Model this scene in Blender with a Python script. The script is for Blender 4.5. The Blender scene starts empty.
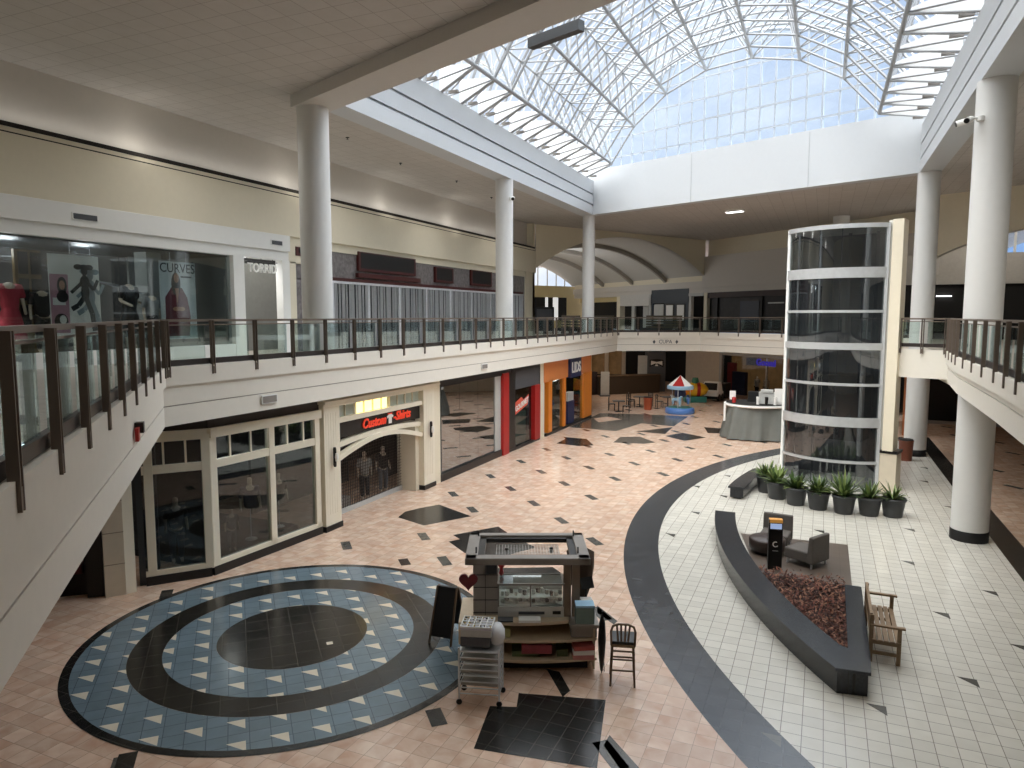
import bpy, bmesh, math, random
from mathutils import Vector, Matrix
random.seed(7)
C = bpy.context.scene.collection
PI = math.pi
R = math.radians
ORD = ['nearest','second','third','fourth','fifth','sixth','seventh','eighth','ninth','tenth','eleventh','twelfth','thirteenth','fourteenth',
       'fifteenth','sixteenth','seventeenth','eighteenth','nineteenth','twentieth','twenty-first','twenty-second','twenty-third','twenty-fourth']

# ------------------------------------------------------------------ materials
MATS = {}
def srgb(h):
    v = [int(h[i:i+2], 16)/255 for i in (0, 2, 4)]
    return tuple(c/12.92 if c <= .04045 else ((c+.055)/1.055)**2.4 for c in v)
def newmat(name):
    m = bpy.data.materials.new(name); m.use_nodes = True
    nt = m.node_tree; nt.nodes.clear()
    out = nt.nodes.new('ShaderNodeOutputMaterial')
    return m, nt, out
def mat(name, col, rough=.5, metal=0, var=.12, scale=6, bump=0, emit=None, es=0, spec=.5):
    if name in MATS: return MATS[name]
    if isinstance(col, str): col = srgb(col)
    m, nt, out = newmat(name)
    b = nt.nodes.new('ShaderNodeBsdfPrincipled')
    tc = nt.nodes.new('ShaderNodeTexCoord')
    n = nt.nodes.new('ShaderNodeTexNoise'); n.inputs['Scale'].default_value = scale; n.inputs['Detail'].default_value = 3
    nt.links.new(tc.outputs['Object'], n.inputs['Vector'])
    mix = nt.nodes.new('ShaderNodeMix'); mix.data_type = 'RGBA'
    mix.inputs['A'].default_value = tuple(c*(1-var) for c in col)+(1,)
    mix.inputs['B'].default_value = tuple(min(1, c*(1+var)) for c in col)+(1,)
    nt.links.new(n.outputs['Fac'], mix.inputs['Factor'])
    nt.links.new(mix.outputs['Result'], b.inputs['Base Color'])
    b.inputs['Roughness'].default_value = rough; b.inputs['Metallic'].default_value = metal
    b.inputs['Specular IOR Level'].default_value = spec
    if bump:
        bp = nt.nodes.new('ShaderNodeBump'); bp.inputs['Strength'].default_value = bump; bp.inputs['Distance'].default_value = .02
        nt.links.new(n.outputs['Fac'], bp.inputs['Height']); nt.links.new(bp.outputs['Normal'], b.inputs['Normal'])
    if emit:
        if isinstance(emit, str): emit = srgb(emit)
        b.inputs['Emission Color'].default_value = emit+(1,); b.inputs['Emission Strength'].default_value = es
    nt.links.new(b.outputs[0], out.inputs[0])
    MATS[name] = m
    return m
def glassmat(name, tint, gloss=.08, rough=.02, opaque=0, ocol=(.02,.02,.02), edge=.55):
    m, nt, out = newmat(name)
    t = nt.nodes.new('ShaderNodeBsdfTransparent'); t.inputs[0].default_value = tint+(1,)
    g = nt.nodes.new('ShaderNodeBsdfGlossy'); g.inputs['Roughness'].default_value = rough; g.inputs[0].default_value = (.9,.95,1,1)
    lw = nt.nodes.new('ShaderNodeLayerWeight'); lw.inputs['Blend'].default_value = .25
    mp = nt.nodes.new('ShaderNodeMapRange'); mp.inputs[1].default_value = 0; mp.inputs[2].default_value = 1
    mp.inputs[3].default_value = gloss; mp.inputs[4].default_value = min(1, gloss+edge)
    nt.links.new(lw.outputs['Fresnel'], mp.inputs[0])
    mx = nt.nodes.new('ShaderNodeMixShader')
    nt.links.new(mp.outputs[0], mx.inputs[0]); nt.links.new(t.outputs[0], mx.inputs[1]); nt.links.new(g.outputs[0], mx.inputs[2])
    last = mx
    if opaque:
        d = nt.nodes.new('ShaderNodeBsdfDiffuse'); d.inputs[0].default_value = ocol+(1,)
        m2 = nt.nodes.new('ShaderNodeMixShader'); m2.inputs[0].default_value = opaque
        nt.links.new(mx.outputs[0], m2.inputs[1]); nt.links.new(d.outputs[0], m2.inputs[2]); last = m2
    nt.links.new(last.outputs[0], out.inputs[0])
    MATS[name] = m
    return m
def tilemat(name, col, col2, grout, tile, rot=0, rough=.14, marble=.5, gw=.018, tvar=.12, off=(0,0), mscale=2.2):
    m, nt, out = newmat(name); N = nt.nodes; L = nt.links
    if isinstance(col, str): col = srgb(col)
    if isinstance(col2, str): col2 = srgb(col2)
    if isinstance(grout, str): grout = srgb(grout)
    geo = N.new('ShaderNodeNewGeometry')
    mp = N.new('ShaderNodeMapping'); mp.inputs['Rotation'].default_value = (0,0,rot); mp.inputs['Scale'].default_value = (1/tile,)*3
    mp.inputs['Location'].default_value = (off[0], off[1], .5)
    L.new(geo.outputs['Position'], mp.inputs['Vector'])
    fr = N.new('ShaderNodeVectorMath'); fr.operation = 'FRACTION'; L.new(mp.outputs[0], fr.inputs[0])
    fl = N.new('ShaderNodeVectorMath'); fl.operation = 'FLOOR'; L.new(mp.outputs[0], fl.inputs[0])
    sp = N.new('ShaderNodeSeparateXYZ'); L.new(fr.outputs[0], sp.inputs[0])
    ms = []
    for ax in (0, 1):
        lt = N.new('ShaderNodeMath'); lt.operation = 'LESS_THAN'; lt.inputs[1].default_value = gw*2
        L.new(sp.outputs[ax], lt.inputs[0]); ms.append(lt)
    mx = N.new('ShaderNodeMath'); mx.operation = 'MAXIMUM'; L.new(ms[0].outputs[0], mx.inputs[0]); L.new(ms[1].outputs[0], mx.inputs[1])
    wn = N.new('ShaderNodeTexWhiteNoise'); wn.noise_dimensions = '2D'; L.new(fl.outputs[0], wn.inputs['Vector'])
    no = N.new('ShaderNodeTexNoise'); no.inputs['Scale'].default_value = mscale; no.inputs['Detail'].default_value = 6; no.inputs['Distortion'].default_value = .6
    ad = N.new('ShaderNodeVectorMath'); ad.operation = 'MULTIPLY_ADD'; ad.inputs[1].default_value = (5,5,5)
    L.new(wn.outputs['Color'], ad.inputs[0]); L.new(geo.outputs['Position'], ad.inputs[2]); L.new(ad.outputs[0], no.inputs['Vector'])
    rp = N.new('ShaderNodeMapRange'); rp.inputs[1].default_value = .3; rp.inputs[2].default_value = .7; L.new(no.outputs['Fac'], rp.inputs[0])
    rp.inputs[3].default_value = .5-marble; rp.inputs[4].default_value = .5+marble; rp.clamp = True
    c1 = N.new('ShaderNodeMix'); c1.data_type = 'RGBA'; c1.inputs['A'].default_value = col+(1,); c1.inputs['B'].default_value = col2+(1,)
    L.new(rp.outputs[0], c1.inputs['Factor'])
    tv = N.new('ShaderNodeMapRange'); tv.inputs[3].default_value = 1-tvar; tv.inputs[4].default_value = 1+tvar; L.new(wn.outputs['Value'], tv.inputs[0])
    c2 = N.new('ShaderNodeVectorMath'); c2.operation = 'SCALE'; L.new(c1.outputs['Result'], c2.inputs[0]); L.new(tv.outputs[0], c2.inputs['Scale'])
    c3 = N.new('ShaderNodeMix'); c3.data_type = 'RGBA'; L.new(mx.outputs[0], c3.inputs['Factor']); L.new(c2.outputs[0], c3.inputs['A']); c3.inputs['B'].default_value = grout+(1,)
    b = N.new('ShaderNodeBsdfPrincipled'); L.new(c3.outputs['Result'], b.inputs['Base Color'])
    rr = N.new('ShaderNodeMapRange'); rr.inputs[3].default_value = rough; rr.inputs[4].default_value = rough+.12; L.new(no.outputs['Fac'], rr.inputs[0])
    L.new(rr.outputs[0], b.inputs['Roughness'])
    L.new(b.outputs[0], out.inputs[0]); MATS[name] = m
    return m

PINK = tilemat('pink_marble', 'e4cdb8', 'cba68d', 'a98f7c', .317, marble=.5, gw=.012, tvar=.08)
WHITE = tilemat('white_tile', 'dedbd0', 'cfcbbf', '8f8a80', .31, marble=.3, gw=.02, tvar=.05, off=(.25,.3))
BLACKT = tilemat('black_tile', '1d1d1d', '2a2927', '4a4740', .317, marble=.4, gw=.015, tvar=.2)
BLACK45 = tilemat('black_tile_diagonal', '1e1c19', '2a2825', '4a463e', .445, rot=R(45), marble=.4, gw=.012, tvar=.15)
BLUE45 = tilemat('blue_slate', '74858f', '66777f', '47525a', .315, rot=R(45), marble=.4, gw=.016, tvar=.07)
GREYT = tilemat('grey_tile', '4e4d49', '5b5953', '3a3936', .317, marble=.4, gw=.01, tvar=.12)
BANDG = tilemat('charcoal_band', '3a3c3f', '45474a', '2c2d2f', .317, marble=.4, gw=.01, tvar=.12)
CREAMT = mat('cream_tile', 'd8d0bc', .2)
UPFLOOR = tilemat('upper_floor_tile', 'b9b2a4', 'a59d90', '7d766b', .6, marble=.3, gw=.01, tvar=.05, rough=.25)
CEIL = tilemat('ceiling_panel', 'c6c2bd', 'bfbab4', '9d9791', .61, marble=.3, gw=.012, tvar=.025, rough=.9)
CEILW = mat('ceiling_white', 'cfcdc8', .9, var=.03)
WALLC = mat('cream_paint', 'e4dcc6', .8, var=.03)
WALLU = mat('grey_paint', 'cdc8c0', .8, var=.03)
FASC = mat('fascia_paint', 'e9e4d8', .7, var=.03)
BEAM = mat('white_paint', 'c9cdd0', .6, var=.02)
COL = mat('column_paint', 'dededb', .55, var=.02)
STEEL = mat('white_steel', 'a4a7aa', .5, var=.03)
GUS = mat('gusset_white', 'e6e7e6', .5, var=.02)
WHITEF = mat('white_frame', 'eeeeea', .4, var=.02)
CREAMF = mat('cream_frame', 'e8e1cd', .45, var=.03)
BRONZED = mat('bronze_dark', '2f2825', .45)
BRONZE = mat('bronze_rail', '6a5e54', .4, metal=.2, var=.12)
BRONZET = mat('bronze_handrail', '7a6e63', .38, metal=.2, var=.1)
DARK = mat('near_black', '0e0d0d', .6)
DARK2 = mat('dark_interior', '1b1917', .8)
DKGREY = mat('dark_grey', '34383c', .5)
CHARC = mat('charcoal', '4c4f53', .6)
GRANITE = tilemat('black_granite', '24262a', '303338', '17181a', .62, marble=.5, gw=.006, tvar=.1, rough=.16, mscale=14)
RED = mat('red_paint', 'a81f1c', .4)
ORANGE = mat('orange_paint', 'e8892c', .4, var=.04)
ORANGE2 = mat('orange_panel', 'e08a4c', .45, var=.05)
NAVY = mat('navy_panel', '1b2a55', .4)
WOOD = mat('weathered_teak', '8a7153', .55, var=.3, scale=14)
WOODD = mat('dark_wood', '66503a', .5, var=.3, scale=12)
MARB = mat('grey_marble', '7d7878', .3, var=.75, scale=7, bump=.1)
MAROON = mat('maroon_frame', '4c1d1b', .45)
SILVER = mat('silver_slat', 'd2d4d8', .4, metal=.1)
CHROME = mat('chrome_tube', 'd2d4d6', .3, metal=.5)
TAN = mat('tan_laminate', 'cbb99d', .5)
GREYL = mat('grey_laminate', '8d8780', .45)
GREYP = mat('grey_pale', 'b9bab6', .5)
BLACKP = mat('black_plastic', '141414', .35)
SKIN = mat('mannequin_pale', 'c9bba8', .5)
LEAF = mat('leaf_green', '40582c', .45, var=.35, scale=9)
LEAFL = mat('leaf_pale', '7d8f50', .45, var=.3, scale=9)
POT = mat('pot_plastic', '3b3d40', .45)
SOIL = mat('soil', '2b211a', .95, bump=.5, scale=30)
BROWNB = mat('brown_bin', '8a4a33', .5)
FABRIC = mat('grey_fabric', '625d58', .9, var=.2, scale=40)
TEALB = mat('teal_box', '6f8580', .6)
PAPER = mat('white_paper', 'ecebe6', .7, var=.03)
TARP = mat('grey_tarp', '686b66', .55, var=.15, scale=3)
YELLOW = mat('yellow_plastic', 'e6b422', .35)
BLUEP = mat('blue_plastic', '4f79b8', .35)
TEALP = mat('teal_plastic', '2f7a6e', .4)
LBLUE = mat('pale_blue_plastic', '9cc3dc', .4)
STONE = mat('cream_stone', 'd6cbb6', .4, var=.1, scale=4)
CREAMP = mat('cream_panel', 'f0e6cf', .45, var=.03)
ALU = mat('aluminium', 'd0d3d4', .35, metal=.4)
WARM = mat('warm_light_panel', 'f4e39a', .5, emit='ffe08a', es=2.2)
SHOPLIT = mat('lit_shelf', '7a6044', .7, emit='c79a62', es=.06, var=.95, scale=1.6)
LAMP = mat('lamp_face', 'ffffff', .5, emit='ffffff', es=3)
PINKP = mat('poster_pink', 'b98a99', .6)
WINE = mat('wine_cloth', '6b2430', .7)
REDC = mat('red_cloth', 'a3303f', .8)
HAIR = mat('dark_hair', '1e1613', .7)
FACE = mat('skin_tone', 'b58468', .6)
DENIM = mat('grey_denim', '6b7078', .85)
PURPLE = mat('purple_sign', '3a2f96', .5, emit='3a2fb0', es=.35)
REDL = mat('red_letters', 'e2452e', .45, emit='e2452e', es=.35)
GLASSR = glassmat('rail_glass', (.86,.93,.91), .06)
GLASSS = glassmat('shop_glass', (.82,.86,.86), .06)
GLASSD = glassmat('dark_glass', (.55,.58,.58), .05)
MIRROR = glassmat('mirror_glass', (.25,.26,.27), .42)
GLASSE = glassmat('elevator_glass', (.6,.65,.67), .17, opaque=.08, ocol=(.12,.13,.14))
GLASSQ = glassmat('quiet_glass', (.85,.86,.86), .008, edge=.05)
GLASSROOF = glassmat('roof_glass', (.96,.98,1.0), .04)
GLASSC = glassmat('case_glass', (.9,.94,.93), .08)

# ------------------------------------------------------------------ mesh builder
class MB:
    def __init__(s): s.v=[]; s.f=[]; s.m=[]; s.s=[]
    def add(s, vs, fs, mi=0, smooth=False, M=None):
        o=len(s.v)
        s.v += [tuple(M@Vector(p)) for p in vs] if M is not None else [tuple(p) for p in vs]
        for f in fs: s.f.append([i+o for i in f]); s.m.append(mi); s.s.append(smooth)
        return s
    def box(s, c, d, rz=0, mi=0, rx=0, ry=0):
        x,y,z=[a/2 for a in d]
        M=Matrix.Translation(c)@Matrix.Rotation(rz,4,'Z')@Matrix.Rotation(ry,4,'Y')@Matrix.Rotation(rx,4,'X')
        vs=[(-x,-y,-z),(x,-y,-z),(x,y,-z),(-x,y,-z),(-x,-y,z),(x,-y,z),(x,y,z),(-x,y,z)]
        return s.add(vs,[(0,3,2,1),(4,5,6,7),(0,1,5,4),(1,2,6,5),(2,3,7,6),(3,0,4,7)],mi,False,M)
    def bb(s, a, b, mi=0):
        return s.box([(p+q)/2 for p,q in zip(a,b)],[abs(q-p) for p,q in zip(a,b)],0,mi)
    def bar(s, p, q, w, h, mi=0, up=(0,0,1)):
        p=Vector(p); q=Vector(q); d=q-p; l=d.length
        if l<1e-6: return s
        y=d/l; u=Vector(up)
        if abs(y.dot(u))>.99: u=Vector((1,0,0))
        x=y.cross(u).normalized(); z=x.cross(y)
        vs=[]
        for e in (p,q):
            for sx,sz in ((-1,-1),(1,-1),(1,1),(-1,1)): vs.append(e+x*sx*w/2+z*sz*h/2)
        return s.add(vs,[(0,1,2,3),(7,6,5,4),(0,4,5,1),(1,5,6,2),(2,6,7,3),(3,7,4,0)],mi)
    def tube(s, pts, r, n=8, mi=0, cap=True):
        pts=[Vector(p) for p in pts]; k=len(pts); rs=r if isinstance(r,(list,tuple)) else [r]*k
        vs=[]; fs=[]; px=None
        for i in range(k):
            d=(pts[min(i+1,k-1)]-pts[max(i-1,0)])
            d=d.normalized() if d.length>1e-9 else Vector((0,0,1))
            if px is None:
                u=Vector((0,0,1)) if abs(d.z)<.9 else Vector((1,0,0)); px=d.cross(u).normalized()
            else:
                px=(px-d*px.dot(d)); px=px.normalized() if px.length>1e-6 else Vector((1,0,0))
            py=d.cross(px)
            for j in range(n):
                a=2*PI*j/n; vs.append(pts[i]+(px*math.cos(a)+py*math.sin(a))*rs[i])
        for i in range(k-1):
            for j in range(n):
                fs.append((i*n+j,i*n+(j+1)%n,(i+1)*n+(j+1)%n,(i+1)*n+j))
        s.add(vs,fs,mi,n>5)
        if cap:
            s.add([vs[j] for j in range(n)],[tuple(range(n))[::-1]],mi)
            s.add([vs[(k-1)*n+j] for j in range(n)],[tuple(range(n))],mi)
        return s
    def lathe(s, prof, n=24, mi=0, c=(0,0,0), sx=1, sy=1, rz=0, caps=True):
        vs=[];fs=[]
        for r,z in prof:
            for j in range(n):
                a=2*PI*j/n; x=r*math.cos(a)*sx; y=r*math.sin(a)*sy
                vs.append((c[0]+x*math.cos(rz)-y*math.sin(rz),c[1]+x*math.sin(rz)+y*math.cos(rz),c[2]+z))
        for i in range(len(prof)-1):
            for j in range(n): fs.append((i*n+j,i*n+(j+1)%n,(i+1)*n+(j+1)%n,(i+1)*n+j))
        s.add(vs,fs,mi,True)
        if caps:
            k=(len(prof)-1)*n
            if prof[0][0]>1e-4: s.add(vs[:n],[tuple(range(n))[::-1]],mi)
            if prof[-1][0]>1e-4: s.add(vs[k:],[tuple(range(n))],mi)
        return s
    def prism(s, poly, z0, z1, mi=0):
        n=len(poly); a=sum(poly[i][0]*poly[(i+1)%n][1]-poly[(i+1)%n][0]*poly[i][1] for i in range(n))
        if a<0: poly=poly[::-1]
        vs=[(x,y,z0) for x,y in poly]+[(x,y,z1) for x,y in poly]
        fs=[tuple(range(n))[::-1],tuple(range(n,2*n))]+[(i,(i+1)%n,n+(i+1)%n,n+i) for i in range(n)]
        return s.add(vs,fs,mi)
    def poly(s, pts, z=None, mi=0):
        if z is not None:
            n=len(pts); a=sum(pts[i][0]*pts[(i+1)%n][1]-pts[(i+1)%n][0]*pts[i][1] for i in range(n))
            if a<0: pts=pts[::-1]
            pts=[(p[0],p[1],z) for p in pts]
        return s.add(pts,[tuple(range(len(pts)))],mi)
    def ring(s, c, r0, r1, z, a0=0, a1=2*PI, n=96, mi=0):
        vs=[];fs=[]
        for i in range(n+1):
            a=a0+(a1-a0)*i/n
            for r in (r0,r1): vs.append((c[0]+r*math.cos(a),c[1]+r*math.sin(a),z))
        for i in range(n): fs.append((2*i,2*i+1,2*i+3,2*i+2))
        return s.add(vs,fs,mi)
    def strip(s, path, z0, z1, t=.06, mi=0, side=1):
        """a thin upright band along an XY path, t thick towards side"""
        n=len(path); offs=[]
        for i in range(n):
            p=Vector(path[i]); a=Vector(path[max(i-1,0)]); b=Vector(path[min(i+1,n-1)])
            d1=(p-a); d2=(b-p)
            d1=d1.normalized() if d1.length>1e-6 else d2.normalized(); d2=d2.normalized() if d2.length>1e-6 else d1
            n1=Vector((-d1.y,d1.x)); n2=Vector((-d2.y,d2.x)); m=(n1+n2).normalized()
            offs.append(p+m*(side*t/max(.35,m.dot(n1))))
        vs=[]
        for i in range(n):
            for q in (path[i],offs[i]):
                for z in (z0,z1): vs.append((q[0],q[1],z))
        fs=[]
        for i in range(n-1):
            a=4*i;b=4*i+4
            fs+= [(a,b,b+1,a+1),(a+2,a+3,b+3,b+2),(a+1,b+1,b+3,a+3),(a,a+2,b+2,b)]
        fs+=[(0,1,3,2),(4*n-4,4*n-2,4*n-1,4*n-3)]
        return s.add(vs,fs,mi)
    def mesh(s, name, mats):
        me=bpy.data.meshes.new(name); me.from_pydata(s.v,[],s.f)
        for m in (mats if isinstance(mats,(list,tuple)) else [mats]): me.materials.append(m)
        me.polygons.foreach_set('material_index',s.m); me.polygons.foreach_set('use_smooth',s.s)
        me.update(); return me
def mb(): return MB()
def tag(o, label, cat, group=None, kind=None):
    o['label']=label; o['category']=cat
    if group: o['group']=group
    if kind: o['kind']=kind
    return o
def link(name, b, mats, parent=None, bev=0, label=None):
    o=bpy.data.objects.new(name, b.mesh(name,mats) if isinstance(b,MB) else b); C.objects.link(o)
    if parent is not None: o.parent=parent
    if bev:
        md=o.modifiers.new('bevel','BEVEL'); md.width=bev; md.segments=2; md.limit_method='ANGLE'
    if label: o['label']=label
    return o
def thing(name, label, cat, loc=(0,0,0), rz=0, group=None):
    o=bpy.data.objects.new(name,None); C.objects.link(o); o.empty_display_size=.1
    o.location=loc; o.rotation_euler=(0,0,rz); o['label']=label; o['category']=cat; o['kind']='thing'
    if group: o['group']=group
    return o
def solo(name, b, mats, label, cat, loc=(0,0,0), rz=0, group=None, bev=0):
    o=link(name,b,mats,bev=bev); o.location=loc; o.rotation_euler=(0,0,rz)
    return tag(o,label,cat,group,'thing')
def struct(name, b, mats, parent=None):
    o=link(name,b,mats,parent)
    if parent is None: o['kind']='structure'
    return o
def dup(root, loc, rz=0, label=None, group=None):
    r=root.copy(); C.objects.link(r); r.location=loc; r.rotation_euler=(0,0,rz)
    if label: r['label']=label
    if group: r['group']=group
    for ch in list(root.children):
        c=ch.copy(); C.objects.link(c); c.parent=r
        for g in ch.children:
            d=g.copy(); C.objects.link(d); d.parent=c
    return r
def text_mesh(txt, size, depth=.02, shear=0, M=None, bold=0, align='CENTER', sx=1):
    cu=bpy.data.curves.new('lettering','FONT'); cu.body=txt; cu.size=size; cu.extrude=depth/2; cu.shear=shear; cu.align_x=align; cu.align_y='CENTER'
    cu.offset=bold; cu.resolution_u=3
    t=bpy.data.objects.new('lettering',cu); C.objects.link(t)
    dg=bpy.context.evaluated_depsgraph_get()
    me=bpy.data.meshes.new_from_object(t.evaluated_get(dg)); bpy.data.objects.remove(t)
    if sx!=1: me.transform(Matrix.Diagonal((sx,1,1,1)))
    if M is not None: me.transform(M)
    return me
def text(name, txt, size, m, parent, loc, rz=0, depth=.02, shear=0, bold=0, sx=1, rx=PI/2):
    me=text_mesh(txt,size,depth,shear,Matrix.Translation(loc)@Matrix.Rotation(rz,4,'Z')@Matrix.Rotation(rx,4,'X'),bold,sx=sx)
    me.materials.clear(); me.materials.append(m)
    return link(name,me,m,parent)
def skinned(name, verts, edges, radii, m, parent=None, root=0, sub=1):
    me=bpy.data.meshes.new(name); me.from_pydata(verts,edges,[]); me.materials.append(m)
    o=bpy.data.objects.new(name,me); C.objects.link(o)
    o.modifiers.new('skin','SKIN')
    for i,d in enumerate(me.skin_vertices[0].data):
        r=radii[i]; d.radius=(r,r) if not isinstance(r,tuple) else r; d.use_root=(i==root)
    sm=o.modifiers.new('sub','SUBSURF'); sm.levels=sub; sm.render_levels=sub
    dg=bpy.context.evaluated_depsgraph_get(); m2=bpy.data.meshes.new_from_object(o.evaluated_get(dg))
    bpy.data.objects.remove(o)
    for p in m2.polygons: p.use_smooth=True
    if not m2.materials: m2.materials.append(m)
    return link(name,m2,m,parent)

# ------------------------------------------------------------------ key geometry
XL, XR = -14.2, 4.13               # skylight column lines
SK = -.393                         # the skew of the cross beams
EYE = 6.5
CURB, RAIL, UF, SOF = 5.38, 6.40, 5.1, 4.1
def skew(x, y0): return y0+SK*(x-XL)
LEFT_EDGE=[(-13.15,11.0),(-13.15,48.2)]
NEAR_EDGE=[(-3.9,1.75),(-13.15,11.0)]
FAR_EDGE=[(-13.15,48.2),(-7.8,50.4),(-2.3,47.2),(2.0,44.4),(4.3,40.3)]
RIGHT_EDGE=[(2.9,2),(3.0,11),(3.16,14.5),(3.28,16.9),(3.46,22.7),(3.75,26.5),(4.1,28.8)]
PL=Vector((-6,60.4)); PD=Vector((.75,-.66)).normalized()
def pl(t, off=0):
    q=PL+PD*t+Vector((-PD.y,PD.x))*(-off)*-1
    return (q.x,q.y)

# ------------------------------------------------------------------ floor (all inlays belong to the one floor mesh)
FM=[PINK,WHITE,BANDG,BLACKT,BLACK45,BLUE45,CREAMT,GREYT,tilemat('brown_mat_tile','5b5047','665a50','463d36',.317,marble=.3,gw=.008,tvar=.05,rough=.3)]
b=mb()
b.poly([(-45,-8),(20,-8),(20,90),(-45,90)],0,0)
BC=(17.7,24.27)
def arc(r,a0,a1,n=80): return [(BC[0]+r*math.cos(a0+(a1-a0)*i/n),BC[1]+r*math.sin(a0+(a1-a0)*i/n)) for i in range(n+1)]
def ang(r,x,top): 
    a=math.acos((x-BC[0])/r); return a if top else 2*PI-a
b.poly(arc(22.25,ang(22.25,4.75,True),ang(22.25,4.75,False)),.0015,1)
b.ring(BC,22.25,23.2,.0025,ang(22.7,4.75,True),ang(22.7,4.75,False),90,2)
b.bb((4.75,4,.0),(5.41,43.5,.0032),3)
# round medallion
MC=(-9.71,11.02)
b.ring(MC,3.93,4.09,.0065,mi=3); b.ring(MC,3.03,3.94,.005,mi=5); b.ring(MC,2.43,3.03,.0065,mi=4); b.ring(MC,1.47,2.43,.005,mi=5); b.ring(MC,0,1.47,.0065,mi=4)
for i in range(-14,15):
    for j in range(-14,15):
        x=-11.895+.445*(i+j); y=10.80+.445*(j-i)
        r=math.hypot(x-MC[0],y-MC[1])
        if (1.35<r<2.55) or (2.92<r<3.86): b.poly([(x-.2,y-.07),(x+.2,y-.07),(x,y+.13)],.0056,6)
b.box((-8.78,10.98,.0075),(.12,.12,.002),R(45),6)
# black star patches
PATCH=[[(-4.59,10.77),(-3.15,11.16),(-2.75,9.33),(-4.59,9.04),(-4.87,10.2),(-4.45,10.35)],
 [(-12.4,19.1),(-12.55,19.75),(-12.33,20.34),(-11.95,21.0),(-10.28,20.16),(-11.17,18.65)],
 [(-9.88,18.17),(-9.0,19.49),(-8.26,18.81),(-7.2,18.1),(-7.9,16.7),(-8.82,16.88),(-9.7,17.57),(-9.5,17.9)],
 [(-7.46,16.19),(-6.2,16.81),(-5.55,16.2),(-5.9,14.9),(-7.1,14.5),(-7.9,15.2)],
 [(-12.3,33.77),(-12.33,35.22),(-12.63,35.75),(-11.29,35.67),(-10.4,34.01),(-11.0,33.51)],
 [(-9.72,35.21),(-9.83,36.98),(-8.89,37.52),(-7.73,36.08),(-8.19,35.45)],
 [(-7.67,38.27),(-7.0,39.76),(-5.55,38.65),(-6.43,37.16)],
 [(-6.2,42.25),(-4.98,42.23),(-4.3,40.5),(-5.68,40.2)],
 [(-13.55,45.6),(-10.5,46.3),(-7.82,46.42),(-7.9,41.9),(-9.92,42.29),(-10.55,38.8),(-11.4,38.9),(-13.45,39.08)],
 [(-9.5,39.11),(-7.88,41.52),(-7.8,38.91)]]
for p in PATCH: b.poly(p,.0035,3 if p is not PATCH[8] else 7)
b.poly([(-13.2,43.1),(-12.6,44.24),(-11.43,43.41),(-12.43,41.62)],.0045,0)
# slanted dashes on the pink floor
def inpoly(x,y,P):
    c=False;n=len(P)
    for i in range(n):
        x1,y1=P[i];x2,y2=P[i-1]
        if (y1>y)!=(y2>y) and x<(x2-x1)*(y-y1)/(y2-y1)+x1: c=not c
    return c
for i in range(0,16):
    for k in range(-6,18):
        x=-12.2+1.59*i; y=16.1+3.19*k+(1.6 if i%2 else 0)
        if math.hypot(x-MC[0],y-MC[1])<4.45: continue
        inband=math.hypot(x-BC[0],y-BC[1])<23.75
        if inband and x<6.0: continue
        if math.hypot(x+4.3,y-11.4)<.7: continue
        if x>12 or y<5 or y>60 or any(inpoly(x,y,P) for P in PATCH): continue
        b.box((x,y,.0025),(.72,.26,.002),R(-47),7)
b.poly([(-2.82,9.9),(-2.81,10.2),(-1.9,9.3),(-2.1,9.05)],.0035,7); b.poly([(-4.43,14.91),(-3.8,14.3),(-3.82,14.09),(-4.32,14.53)],.0035,7)
b.poly([(-4.45,11.75),(-4.2,11.75),(-3.8,11.2),(-3.85,10.95)],.004,3)
for x,y in [(-5.53,9.55),(-9.1,6.7),(-13.9,11.5),(-9.95,15.6)]: b.box((x,y,.003),(.5,.26,.002),R(-47),3)
# small dark triangles in the white field
for x,y in [(4.17,34.55),(3.85,31.67),(4.16,27.67),(2.63,24.2),(2.28,20.89),(3.83,19.33),(2.6,17.44),(2.61,14.34),(1.05,12.7),(3.78,16.27),(-3.67,23.49),(-3.96,20.77),(-4.26,27.22),(-3.39,29.57),(-1.45,24.46),(.11,22.93),(-3.1,26.1),(2.6,11.2),(3.9,13.0),(-.5,11.1),(1.05,9.5)]:
    b.poly([(x-.16,y+.13),(x+.15,y+.14),(x+.15,y-.17)],.0035,7)
# dark mat area in the lounge
b.poly([(-2.05,21.8),(.87,21.88),(.87,17.2),(-1.0,17.2)],.004,8)
floor=struct('floor',b,FM)

# ------------------------------------------------------------------ upper floor slabs
def slab(name, poly, so=SOF):
    bb=mb(); bb.prism(poly,so,UF,1); bb.poly(poly,UF+.003,0)
    return struct(name,bb,[UPFLOOR,FASC])
slab('floor_upper_left',[(-24,11),(-13.15,11),(-13.15,48.2),(-24,48.2)])
slab('floor_upper_near',[(-24,11),(-13.15,11),(-3.9,1.75),(-.6,-.25),(2.5,-.5),(2.9,2),(13,2),(13,-7),(-24,-7)])
slab('floor_upper_right',RIGHT_EDGE+[(13,28.8),(13,2)],4.42)
slab('floor_upper_back_right',[(4.1,28.8),(4.1,33),(4.3,40.3),(13,40.3),(13,28.8)])
slab('floor_upper_far',[(-24,48.2)]+FAR_EDGE+[(13,40.3),(13,50),(5.5,50.4),(-26.2,78.3),(-42,66)])
def fascia(name, path, side, top=CURB, so=SOF):
    bb=mb()
    bb.strip(path,4.97,top,.10,0,side); g=so+.42; bb.strip(path,g+.012,4.97,.035,0,side); bb.strip(path,so-.02,g-.012,.035,0,side); bb.strip(path,g-.02,g+.02,.012,1,side)
    return struct(name,bb,[FASC,mat('shadow_groove','9a9286',.8)])
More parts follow.
